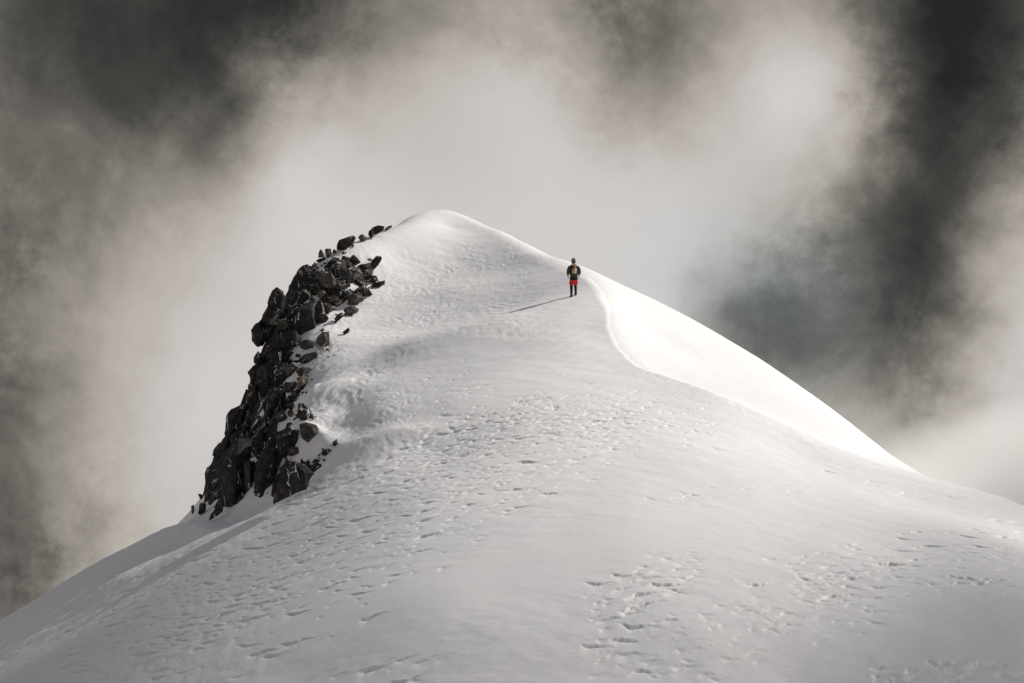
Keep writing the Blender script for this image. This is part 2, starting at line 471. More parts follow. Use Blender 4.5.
# clouds: soft banks laid out by azimuth (columns) and elevation (rows) in degrees around the summit
CLOUD_AZ = [-14.5,-11.9,-9.3,-6.7,-4.0,-1.35,1.3,4.0,6.65,9.3,11.9,14.5]
CLOUD_EL = [14.2,11.8,9.4,7.0,4.6,2.15,-.3,-2.8]
CLOUDS = [  # brightness of the bank, 0-255 as a photographer would meter it
 [80,64,48,57,108,142,142,104,148,136,44,64],
 [94,74,66,132,168,190,188,128,184,192,46,86],
 [96,110,130,200,197,197,206,192,192,172,58,118],
 [104,142,176,208,208,208,207,205,170,106,66,172],
 [104,158,200,205,205,205,205,203,108,106,96,194],
 [104,160,203,205,205,205,205,205,174,162,164,208],
 [102,156,194,194,198,198,198,198,204,206,208,210],
 [98,148,180,184,190,190,190,190,198,206,210,210],
]
def build_sky():
    w = bpy.data.worlds.new('World'); scene.world = w; w.use_nodes = True
    nt = w.node_tree; nt.nodes.clear()
    L = nt.links.new
    def M(op, a, b=None, c=None, clamp=False):
        n = n_(nt, 'ShaderNodeMath', operation=op); n.use_clamp = clamp
        for i, v in enumerate((a, b, c)):
            if v is None: continue
            if isinstance(v, (int, float)): n.inputs[i].default_value = float(v)
            else: L(v, n.inputs[i])
        return n.outputs[0]
    d = n_(nt, 'ShaderNodeTexCoord').outputs['Generated']
    nrm = n_(nt, 'ShaderNodeVectorMath', operation='NORMALIZE'); L(d, nrm.inputs[0]); d = nrm.outputs[0]
    def vnoise(scale, detail, rough, off):
        mp = n_(nt, 'ShaderNodeMapping'); mp.inputs['Location'].default_value = off
        L(d, mp.inputs[0])
        t = n_(nt, 'ShaderNodeTexNoise'); t.inputs['Scale'].default_value = scale
        t.inputs['Detail'].default_value = detail; t.inputs['Roughness'].default_value = rough
        L(mp.outputs[0], t.inputs['Vector'])
        return t
    s = n_(nt, 'ShaderNodeSeparateXYZ'); L(d, s.inputs[0])
    az = M('MULTIPLY', M('ARCTAN2', s.outputs[0], s.outputs[1]), 180 / math.pi)
    el = M('MULTIPLY', M('ARCSINE', s.outputs[2]), 180 / math.pi)
    # billowing: the banks are pushed about by turbulence
    n1 = vnoise(11, 6, .55, (1.3, 0, 4.1)); c1 = n_(nt, 'ShaderNodeSeparateColor'); L(n1.outputs['Color'], c1.inputs[0])
    n2 = vnoise(30, 10, .68, (7.3, 2.2, .4)); c2 = n_(nt, 'ShaderNodeSeparateColor'); L(n2.outputs['Color'], c2.inputs[0])
    def push(x, ch):
        x = M('MULTIPLY_ADD', M('SUBTRACT', c1.outputs[ch], .5), 2.2, x)
        return M('MULTIPLY_ADD', M('SUBTRACT', c2.outputs[ch], .5), 1.7, x)
    azw, elw = push(az, 0), push(el, 1)
    SA, SE = 2.05, 1.9
    # weights of the soft lobes that reproduce the table
    A = np.exp(-((np.array(CLOUD_AZ)[:, None] - np.array(CLOUD_AZ)[None]) / SA) ** 2)
    E = np.exp(-((np.array(CLOUD_EL)[:, None] - np.array(CLOUD_EL)[None]) / SE) ** 2)
    BASE = 150.0
    Wt = np.linalg.solve(E + .02 * np.eye(len(E)), np.array(CLOUDS, float) - BASE)
    Wt = np.linalg.solve(A + .02 * np.eye(len(A)), Wt.T).T / 255
    def lobes(x, centres, sg):
        out = []
        for c in centres:
            t = M('MULTIPLY', M('SUBTRACT', x, c), 1 / sg)
            out.append(M('POWER', math.e, M('MULTIPLY', M('MULTIPLY', t, t), -1)))
        return out
    ga, ge = lobes(azw, CLOUD_AZ, SA), lobes(elw, CLOUD_EL, SE)
    tot = None
    for j, e in enumerate(ge):
        row = None
        for i, a in enumerate(ga):
            row = M('MULTIPLY', a, Wt[j, i]) if row is None else M('MULTIPLY_ADD', a, Wt[j, i], row)
        tot = M('MULTIPLY', e, row) if tot is None else M('MULTIPLY_ADD', e, row, tot)
    tot = M('ADD', tot, BASE / 255)
    # wisps, strongest where a bank thins out
    mid = M('MULTIPLY', M('SUBTRACT', tot, .08), M('SUBTRACT', .76, tot))
    mid = M('MAXIMUM', mid, 0)
    n3 = vnoise(19, 12, .66, (3.1, 5.5, 2.0)); n3.inputs['Distortion'].default_value = .35
    tot = M('MULTIPLY_ADD', M('MULTIPLY', M('SUBTRACT', n3.outputs['Fac'], .5), 3.4), mid, tot)
    n4 = vnoise(9, 4, .5, (0, 8.5, 1.0))
    tot = M('MULTIPLY_ADD', M('SUBTRACT', n4.outputs['Fac'], .5), .07, tot)
    # crisper edges between bank and gap, then torn threads in patches
    sc_ = M('DIVIDE', M('SUBTRACT', tot, .12), .72, clamp=True)
    sm_ = M('MULTIPLY', M('MULTIPLY', sc_, sc_), M('SUBTRACT', 3, M('MULTIPLY', sc_, 2)))
    tot = M('MULTIPLY_ADD', M('SUBTRACT', M('MULTIPLY_ADD', sm_, .72, .12), tot), .18, tot)
    n5 = vnoise(70, 9, .68, (4.4, 1.5, 9.0)); n6 = vnoise(13, 3, .5, (2.0, 7.5, 6.0))
    patch = M('DIVIDE', M('SUBTRACT', n6.outputs['Fac'], .44), .16, clamp=True)
    thin = M('MAXIMUM', M('MULTIPLY', M('SUBTRACT', tot, .06), M('SUBTRACT', .80, tot)), 0)
    tot = M('MULTIPLY_ADD', M('MULTIPLY', M('MULTIPLY', M('SUBTRACT', n5.outputs['Fac'], .5), 3.0), patch), thin, tot)
    tot = M('MINIMUM', M('MAXIMUM', tot, .15), .835)
    cr = n_(nt, 'ShaderNodeValToRGB'); e = cr.color_ramp.elements
    def lin(c): return tuple((v / 255 / 12.92 if v / 255 <= .04045 else ((v / 255 + .055) / 1.055) ** 2.4) for v in c) + (1,)
    stops = [(0, (8, 8, 8)), (.15, (38, 39, 39)), (.28, (72, 71, 68)), (.42, (111, 107, 101)), (.58, (154, 148, 140)), (.72, (188, 182, 175)), (.80, (205, 201, 198)), (.9, (224, 222, 220))]
    e[0].position, e[0].color = stops[0][0], lin(stops[0][1])
    e[1].position, e[1].color = stops[-1][0], lin(stops[-1][1])
    for p, c in stops[1:-1]:
        k = e.new(p); k.color = lin(c)
    L(tot, cr.inputs[0])
    # a bluer gap low on the right
    t1 = M('MULTIPLY', M('SUBTRACT', azw, 7.4), 1 / 3.2); t2 = M('MULTIPLY', M('SUBTRACT', elw, 5.4), 1 / 2.3)
    gap = M('POWER', math.e, M('MULTIPLY', M('MULTIPLY_ADD', t1, t1, M('MULTIPLY', t2, t2)), -1))
    mx = n_(nt, 'ShaderNodeMix', data_type='RGBA', blend_type='MULTIPLY')
    L(M('MULTIPLY', gap, .8), mx.inputs['Factor']); L(cr.outputs[0], mx.inputs['A']); mx.inputs['B'].default_value = (.80, .97, 1.10, 1)
    bg_c = n_(nt, 'ShaderNodeBackground'); L(mx.outputs['Result'], bg_c.inputs[0]); bg_c.inputs[1].default_value = 1.0
    sky = n_(nt, 'ShaderNodeTexSky', sky_type='NISHITA'); sky.sun_disc = False
    sky.sun_elevation = R(SUN_EL); sky.sun_rotation = R(90 - SUN_AZ)
    sky.altitude = 3000
    bg_s = n_(nt, 'ShaderNodeBackground'); L(sky.outputs[0], bg_s.inputs[0]); bg_s.inputs[1].default_value = .06
    # broken cover overhead, closed cloud towards the horizon
    cover = M('SUBTRACT', 1, M('MULTIPLY', M('DIVIDE', M('SUBTRACT', el, 18), 25, clamp=True), .75))
    mxs = n_(nt, 'ShaderNodeMixShader'); L(cover, mxs.inputs[0]); L(bg_s.outputs[0], mxs.inputs[1]); L(bg_c.outputs[0], mxs.inputs[2])
    out = n_(nt, 'ShaderNodeOutputWorld'); L(mxs.outputs[0], out.inputs[0])
    w.cycles.sampling_method = 'MANUAL'; w.cycles.sample_map_resolution = 512
build_sky()

vs = scene.view_settings
scene.display_settings.display_device = 'sRGB'
vs.view_transform = 'Standard'; vs.look = 'None'; vs.exposure = 0.0; vs.gamma = 1
vs.use_curve_mapping = False
scene.render.film_transparent = False
scene.cycles.max_bounces = 6
scene.cycles.diffuse_bounces = 3
scene.cycles.use_denoising = True

# ------------------------------------------------------------------ rock
def rock_material(name, dark, mid, light, frost=0.0):
    m, nt, b = mat(name)
    co = n_(nt, 'ShaderNodeTexCoord').outputs['Object']
    geo = n_(nt, 'ShaderNodeNewGeometry')
    inf = n_(nt, 'ShaderNodeObjectInfo')
    mp = n_(nt, 'ShaderNodeMapping'); nt.links.new(co, mp.inputs[0])
    cmb = n_(nt, 'ShaderNodeVectorMath', operation='SCALE'); nt.links.new(inf.outputs['Random'], cmb.inputs['Scale'])
    cmb.inputs[0].default_value = (31, 17, 23)
    nt.links.new(cmb.outputs[0], mp.inputs['Location'])
    v = mp.outputs[0]
    c = ramp(nt, noise(nt, 2.6, 8, .62, v, .6), [(.30, dark), (.52, mid), (.74, light)])
    sp = ramp(nt, noise(nt, 22, 5, .7, v), [(.3, (.55, .55, .55)), (.7, (1.25, 1.22, 1.18))])
    mul = n_(nt, 'ShaderNodeMix', data_type='RGBA', blend_type='MULTIPLY'); mul.inputs['Factor'].default_value = 1
    nt.links.new(c, mul.inputs['A']); nt.links.new(sp, mul.inputs['B'])
    col = mul.outputs['Result']
    if frost > 0:
        # old snow caught on ledges and in cracks
        sx = n_(nt, 'ShaderNodeSeparateXYZ'); nt.links.new(geo.outputs['Normal'], sx.inputs[0])
        a = n_(nt, 'ShaderNodeMath', operation='MULTIPLY_ADD'); nt.links.new(noise(nt, 3.2, 6, .65, v), a.inputs[0]); a.inputs[1].default_value = 1.3
        nt.links.new(sx.outputs[2], a.inputs[2])
        st = n_(nt, 'ShaderNodeMapRange'); nt.links.new(a.outputs[0], st.inputs[0])
        st.inputs[1].default_value = 1.72 - frost; st.inputs[2].default_value = 1.80 - frost
        mx = n_(nt, 'ShaderNodeMix', data_type='RGBA'); nt.links.new(st.outputs[0], mx.inputs['Factor'])
        nt.links.new(col, mx.inputs['A']); mx.inputs['B'].default_value = (.82, .83, .85, 1)
        col = mx.outputs['Result']
    if frost > 0:
        # hairline joints packed with snow
        mv = n_(nt, 'ShaderNodeMapping'); mv.inputs['Scale'].default_value = (1.1, .55, .38); nt.links.new(v, mv.inputs[0])
        wv = n_(nt, 'ShaderNodeTexNoise'); wv.inputs['Scale'].default_value = 1.7; wv.inputs['Detail'].default_value = 5
        nt.links.new(v, wv.inputs['Vector'])
        av = n_(nt, 'ShaderNodeVectorMath', operation='MULTIPLY_ADD'); nt.links.new(wv.outputs['Color'], av.inputs[0])
        av.inputs[1].default_value = (.5, .5, .5); nt.links.new(mv.outputs[0], av.inputs[2])
        vo = n_(nt, 'ShaderNodeTexVoronoi', feature='DISTANCE_TO_EDGE'); vo.inputs['Scale'].default_value = 1.3
        nt.links.new(av.outputs[0], vo.inputs['Vector'])
        wd = n_(nt, 'ShaderNodeMapRange'); nt.links.new(noise(nt, 1.3, 4, .6, v), wd.inputs[0])
        wd.inputs[1].default_value = .50; wd.inputs[2].default_value = .72; wd.inputs[3].default_value = 0; wd.inputs[4].default_value = .030
        lt = n_(nt, 'ShaderNodeMath', operation='LESS_THAN'); nt.links.new(vo.outputs['Distance'], lt.inputs[0]); nt.links.new(wd.outputs[0], lt.inputs[1])
        m2 = n_(nt, 'ShaderNodeMix', data_type='RGBA'); nt.links.new(lt.outputs[0], m2.inputs['Factor'])
        nt.links.new(col, m2.inputs['A']); m2.inputs['B'].default_value = (.78, .79, .81, 1)
        col = m2.outputs['Result']
    nt.links.new(col, b.inputs['Base Color'])
    b.inputs['Roughness'].default_value = .85; b.inputs['Specular IOR Level'].default_value = .25
    bp = n_(nt, 'ShaderNodeBump'); bp.inputs['Strength'].default_value = .7; bp.inputs['Distance'].default_value = .06
    nt.links.new(noise(nt, 9, 8, .68, v), bp.inputs['Height']); nt.links.new(bp.outputs[0], b.inputs['Normal'])
    return m
M_DARK = rock_material('black_rock', (.013, .013, .014), (.034, .032, .031), (.115, .102, .09), .03)
M_CLIFF = rock_material('cliff_rock', (.012, .012, .013), (.030, .029, .029), (.115, .10, .086), .16)
M_GREY = rock_material('grey_rock', (.030, .030, .031), (.075, .071, .068), (.16, .15, .14), .03)
M_BROWN = rock_material('brown_rock', (.04, .033, .028), (.125, .10, .082), (.27, .22, .18), .03)
M_TAN = rock_material('tan_rock', (.075, .064, .052), (.185, .155, .125), (.34, .29, .24), .03)
M_OLIVE = rock_material('olive_rock', (.04, .038, .027), (.12, .11, .078), (.26, .24, .19), .10)
MATS = dict(d=M_DARK, c=M_CLIFF, g=M_GREY, b=M_BROWN, t=M_TAN, o=M_OLIVE)

def rough_hull(pts, seed, cuts=2, amp=.05, size=1.0):
    bm = bmesh.new()
    for p in pts: bm.verts.new(p)
    bm.verts.ensure_lookup_table()
    r = bmesh.ops.convex_hull(bm, input=bm.verts)
    bad = [g for g in r['geom_interior'] + r['geom_unused'] if isinstance(g, bmesh.types.BMVert)]
    bmesh.ops.delete(bm, geom=list(set(bad)), context='VERTS')
    bmesh.ops.dissolve_limit(bm, angle_limit=R(9), verts=bm.verts, edges=bm.edges)
    bmesh.ops.triangulate(bm, faces=bm.faces)
    for _ in range(cuts):
        bmesh.ops.subdivide_edges(bm, edges=[e for e in bm.edges if e.calc_length() > .10 * size], cuts=1, use_grid_fill=True)
        bmesh.ops.triangulate(bm, faces=[f for f in bm.faces if len(f.verts) > 3])
    bm.normal_update()
    o = Vector((seed * 3.7, seed * 1.9, seed * .77))
    mv = []
    for v in bm.verts:
        q = v.co / size
        d = mnoise.noise(q * 2.2 + o) * .9 + mnoise.noise(q * 5.5 + o) * .55 + (abs(mnoise.noise(q * 3.4 - o)) - .3) * .9
        mv.append(v.co + v.normal * d * amp * size)
    for v, c in zip(bm.verts, mv): v.co = c
    bmesh.ops.recalc_face_normals(bm, faces=bm.faces)
    return bm

def to_mesh(bm, name):
    me = bpy.data.meshes.new(name); bm.to_mesh(me); bm.free()
    return me

ROCK_SEED = [0]
def rock(name, outline, colour, depth=None, thick=None, bulge=.45, sunk=.35, parent=None, base=None, amp=.035):
    """an angular block whose face towards the valley has the given outline; it stands in the snow where its foot is"""
    ROCK_SEED[0] += 1
    sdx = ROCK_SEED[0]
    r = np.random.default_rng(900 + sdx)
    o = np.array(outline, float)
    c = o.mean(0); w = np.ptp(o[:, 0]); h = np.ptp(o[:, 1])
    if depth is None:
        ds = []
        for f in (.5, .8, .95):
            g = on_snow(c[0], c[1] + (o[:, 1].max() - c[1]) * f)
            if g is not None: ds.append(g[1])
        depth = (min(ds) if ds else 100.0)
    m = depth / FPX
    size = math.sqrt(w * h) * m
    if thick is None: thick = size * r.uniform(.75, 1.1)
    pts = []
    cen = at(c[0], c[1], depth + thick * sunk)
    for q in o:                                     # rim
        pts.append(at(q[0], q[1], depth + thick * (sunk + r.uniform(-.22, .12))))
    k = 3
    for i in range(k):                              # faces standing out towards the valley
        a = 2 * math.pi * (i + r.uniform(-.3, .3)) / k + sdx
        rr = r.uniform(.35, .75)
        q = c + rr * np.array([math.cos(a) * w / 2, math.sin(a) * h / 2])
        pts.append(at(q[0], q[1], depth + thick * (sunk - bulge * r.uniform(.55, 1.0))))
    for q in o[::2]:                                # the back
        p = at(*(c + (q - c) * r.uniform(.6, .85)), depth + thick * (sunk + r.uniform(.45, .7)))
        pts.append(p)
    foot = np.array([cen[0], cen[1], cen[2] - h * m * .5])
    org = foot if base is None else np.array(base)
    bm = rough_hull([Vector(p - org) for p in pts], sdx, 2 if size > .5 else 1, amp, max(size, .15))
    ob = link(name, to_mesh(bm, name), MATS[colour], parent)
    if parent is None:
        ob.location = org
        lift = ground(foot[0], foot[1]) - float(height(foot[0], foot[1]))
        ob.location.z += max(-.3, min(.3, lift))
    return ob

# ---- the outcrop itself: a blocky bedrock skin over the slope, pinnacles and buttresses standing out of it
ZONE = [(384,262),(378,272),(372,284),(370,292),(364,302),(352,309),(341,322),(330,334),(330,344),(318,356),(308,362),(303,369),(316,368),(311,379),(304,392),(299,404),(312,412),(312,420),(298,422),(294,430),(299,448),(295,459),(310,466),(324,459),(326,468),(312,478),(286,497),(270,504),(250,500),(236,508),(222,512),(206,512),(198,500),(201,484),(206,466),(214,446),(222,430),(228,412),(242,400),(246,384),(246,370),(253,355),(250,340),(250,328),(260,316),(268,300),(276,285),(290,284),(296,270),(304,263),(314,265),(322,270),(332,264),(350,260),(360,266),(372,262),(378,258)]
GULLY = [(296,346),(306,334),(320,324),(340,309),(351,302),(356,297),(357,304),(342,318),(324,336),(306,350),(298,352)]
STRIP = [(290,366),(298,357),(308,350),(320,347),(318,351),(304,358),(294,368)]
def inside(poly, x, y):
    P = np.array(poly, float); c = np.zeros(x.shape, bool)
    for i in range(len(P)):
        x0, y0 = P[i - 1]; x1, y1 = P[i]
        c ^= ((y0 > y) != (y1 > y)) & (x < (x1 - x0) * (y - y0) / (y1 - y0 + 1e-12) + x0)
    return c
def edge_dist(poly, x, y):
    P = np.array(poly, float); d = np.full(x.shape, 1e9)
    for i in range(len(P)):
        a, b = P[i - 1], P[i]; ab = b - a
        t = np.clip(((x - a[0]) * ab[0] + (y - a[1]) * ab[1]) / (ab @ ab), 0, 1)
        d = np.minimum(d, np.hypot(x - a[0] - t * ab[0], y - a[1] - t * ab[1]))
    return np.where(inside(poly, x, y), d, -d)

outcrop = empty('rock_outcrop', tuple(at(262, 500, 86)))
tag(outcrop, 'jagged near-black rock outcrop with tall dark buttresses on the left side of the snow summit', 'rock outcrop')
ORG = np.array(outcrop.location)

def bedrock():
    xs = np.arange(-17.5, -5.0, .075); ys = np.arange(79.5, 118, .11)
    X, Y = np.meshgrid(xs, ys)
    Z = my2(Y[:, 0]) @ TABLE @ mx2(xs).T
    PX, PY = seen(X, Y, Z)
    d = np.minimum(edge_dist(ZONE, PX, PY), np.minimum(-edge_dist(GULLY, PX, PY), -edge_dist(STRIP, PX, PY))) * Y / FPX                     # metres inside the outcrop
    # blocks: every cell of a warped lattice has its own tilt and height
    r = np.random.default_rng(5)
    n = 520
    sx = r.uniform(-18, -4.5, n); sy = r.uniform(79, 119, n)
    hh = r.normal(0, .32, n); tx = r.normal(0, .45, n); ty = r.normal(-.25, .5, n)
    wx = X + .35 * fbm(X * .9, Y * .5, 3); wy = Y + .7 * fbm(X * .8 + 9, Y * .45, 3)
    best = np.full(X.shape, 1e9); hz = np.zeros(X.shape)
    for i in range(n):
        dd = ((wx - sx[i]) * 1.0) ** 2 + ((wy - sy[i]) * .48) ** 2
        s = dd < best
        best = np.where(s, dd, best)
        hz = np.where(s, hh[i] + tx[i] * (X - sx[i]) + ty[i] * (Y - sy[i]) * .6, hz)
    hz = np.clip(hz, -.9, 1.1)
    hz = hz * smooth(111, 101, Y) * .9 + hz * .1
    up = -.34 + .64 * smooth(-.05, .45, d) + hz * smooth(-.1, .6, d) + .16 * fbm(X * 2.1, Y * 1.3, 4, .6)
    up = np.where(d < -.5, -1.0, up)
    V = np.stack([X, Y, Z + up], -1).reshape(-1, 3) - ORG
    ny_, nx_ = X.shape
    id_ = np.arange(ny_ * nx_).reshape(ny_, nx_)
    F = np.stack([id_[:-1, :-1], id_[:-1, 1:], id_[1:, 1:], id_[1:, :-1]], -1).reshape(-1, 4)
    keep = (up.ravel()[F] > -.45).any(1)
    F = F[keep]
    used = np.unique(F); rm = np.full(len(V), -1); rm[used] = np.arange(len(used))
    return link('bedrock', np_mesh('bedrock', V[used], rm[F], False), M_CLIFF, outcrop)
def mx2(xs): return cr_matrix(CX, xs)
def my2(ys): return cr_matrix(CY, ys)
bedrock()

# pinnacles, buttresses and ribs: name, colour, outline, thickness in metres
SPURS = [
 ('pinnacle','d',[(286,297),(288,288),(292,279),(297,271),(303,265.5),(308,265),(309,278),(310.6,290),(308.7,302.4),(302.8,309.3),(289,308),(285.6,302)],1.6),
 ('pinnacle','d',[(269,298.5),(271.4,291.6),(276.8,286.4),(283.2,291.6),(286.5,297),(285.1,305),(281.2,312),(272,312),(267.5,304)],1.5),
 ('pinnacle','d',[(251.4,330),(255.2,323.5),(261.6,319.5),(266,325),(268,338),(263,346),(257.4,347.5),(252,341)],1.4),
 ('buttress','c',[(260,330),(266,318),(274,316),(280,330),(277,346),(266,348)],1.6),
 ('buttress','d',[(259.5,322),(262.1,315),(268.5,304.5),(274,306),(278,315),(274,326),(266,328)],1.4),
 ('buttress','d',[(292,312),(300,304),(313,302),(317,318),(316,328),(300,336),(293,330)],1.4),
 ('buttress','c',[(274,334),(296,330),(303,340),(300,352),(284,356),(270,348)],1.5),
 ('spur','d',[(248,372.2),(252,367),(257.5,362.5),(263.8,366.3),(266,378),(256,382),(250.2,378.5)],1.3),
 ('spur','d',[(248,385),(252.6,378.5),(257,384),(255,393),(248.2,391)],1.0),
 ('spur','c',[(253.5,357.5),(257.5,350.8),(263,355),(264,363),(258,366),(254,363)],1.0),
 ('buttress','d',[(268.3,354.5),(277.1,347),(286,350.5),(288.5,362.4),(281,369),(271.5,364.5)],1.2),
 ('rib','d',[(263.5,364.5),(272.2,367),(277,371.2),(274,384),(266.3,387),(262.5,374.2)],1.1),
 ('buttress','d',[(244.5,402),(247,391),(256,384),(263,392),(262,406),(250,410)],1.4),
 ('buttress','d',[(225.2,425),(226.6,416.5),(231,409),(241.4,403.5),(247.5,404.5),(248,413),(245,426),(241,434),(229.6,436),(224,434.5)],1.5),
 ('spur','g',[(239.5,404.7),(243.4,400.2),(249,402),(247.5,408)],.7),
 ('buttress','d',[(239.4,438),(249.3,437),(252.5,445),(249,457),(245,484),(237,503),(229,507.5),(222,505),(218.5,484),(215.5,466),(222,454),(231.5,443)],1.9),
 ('spur','d',[(212.3,455),(214.6,447.5),(219.8,442),(225,443.5),(225,453),(218.5,461)],1.1),
 ('buttress','d',[(204.3,474),(206.3,467.5),(211.4,464),(215.5,470),(216,481),(208,485),(205,485)],1.1),
 ('spur','d',[(207,485.5),(212.4,480),(218.5,482),(212.5,489.5)],.8),
 ('rib','g',[(243.5,462),(250.5,460),(251.5,480),(252,493),(245,494),(243,480)],.9),
 ('buttress','c',[(254,473),(257,460),(266,450),(275,449),(280,462),(276,484),(267,495.5),(254.5,495)],1.5),
 ('buttress','d',[(273.5,504),(276.5,488),(280.4,474),(293.2,461),(302,464),(309.5,471.5),(315.5,473),(303,486),(284.4,499)],1.4),
 ('rib','c',[(251.5,446),(261,441),(269.5,444),(271,458),(262,466),(252.5,462)],1.1),
 ('buttress','c',[(273.9,433.2),(287.7,426.3),(299,430),(300,446),(301,459),(280,457)],1.3),
 ('rib','d',[(228,436),(236,434),(243,430),(250,426),(252,436),(240,444),(230,446)],1.0),
]
for nm, cl, ol, th in SPURS:
    rock(nm, ol, cl, thick=th, bulge=.5, sunk=.30, parent=outcrop, base=ORG, amp=.05)

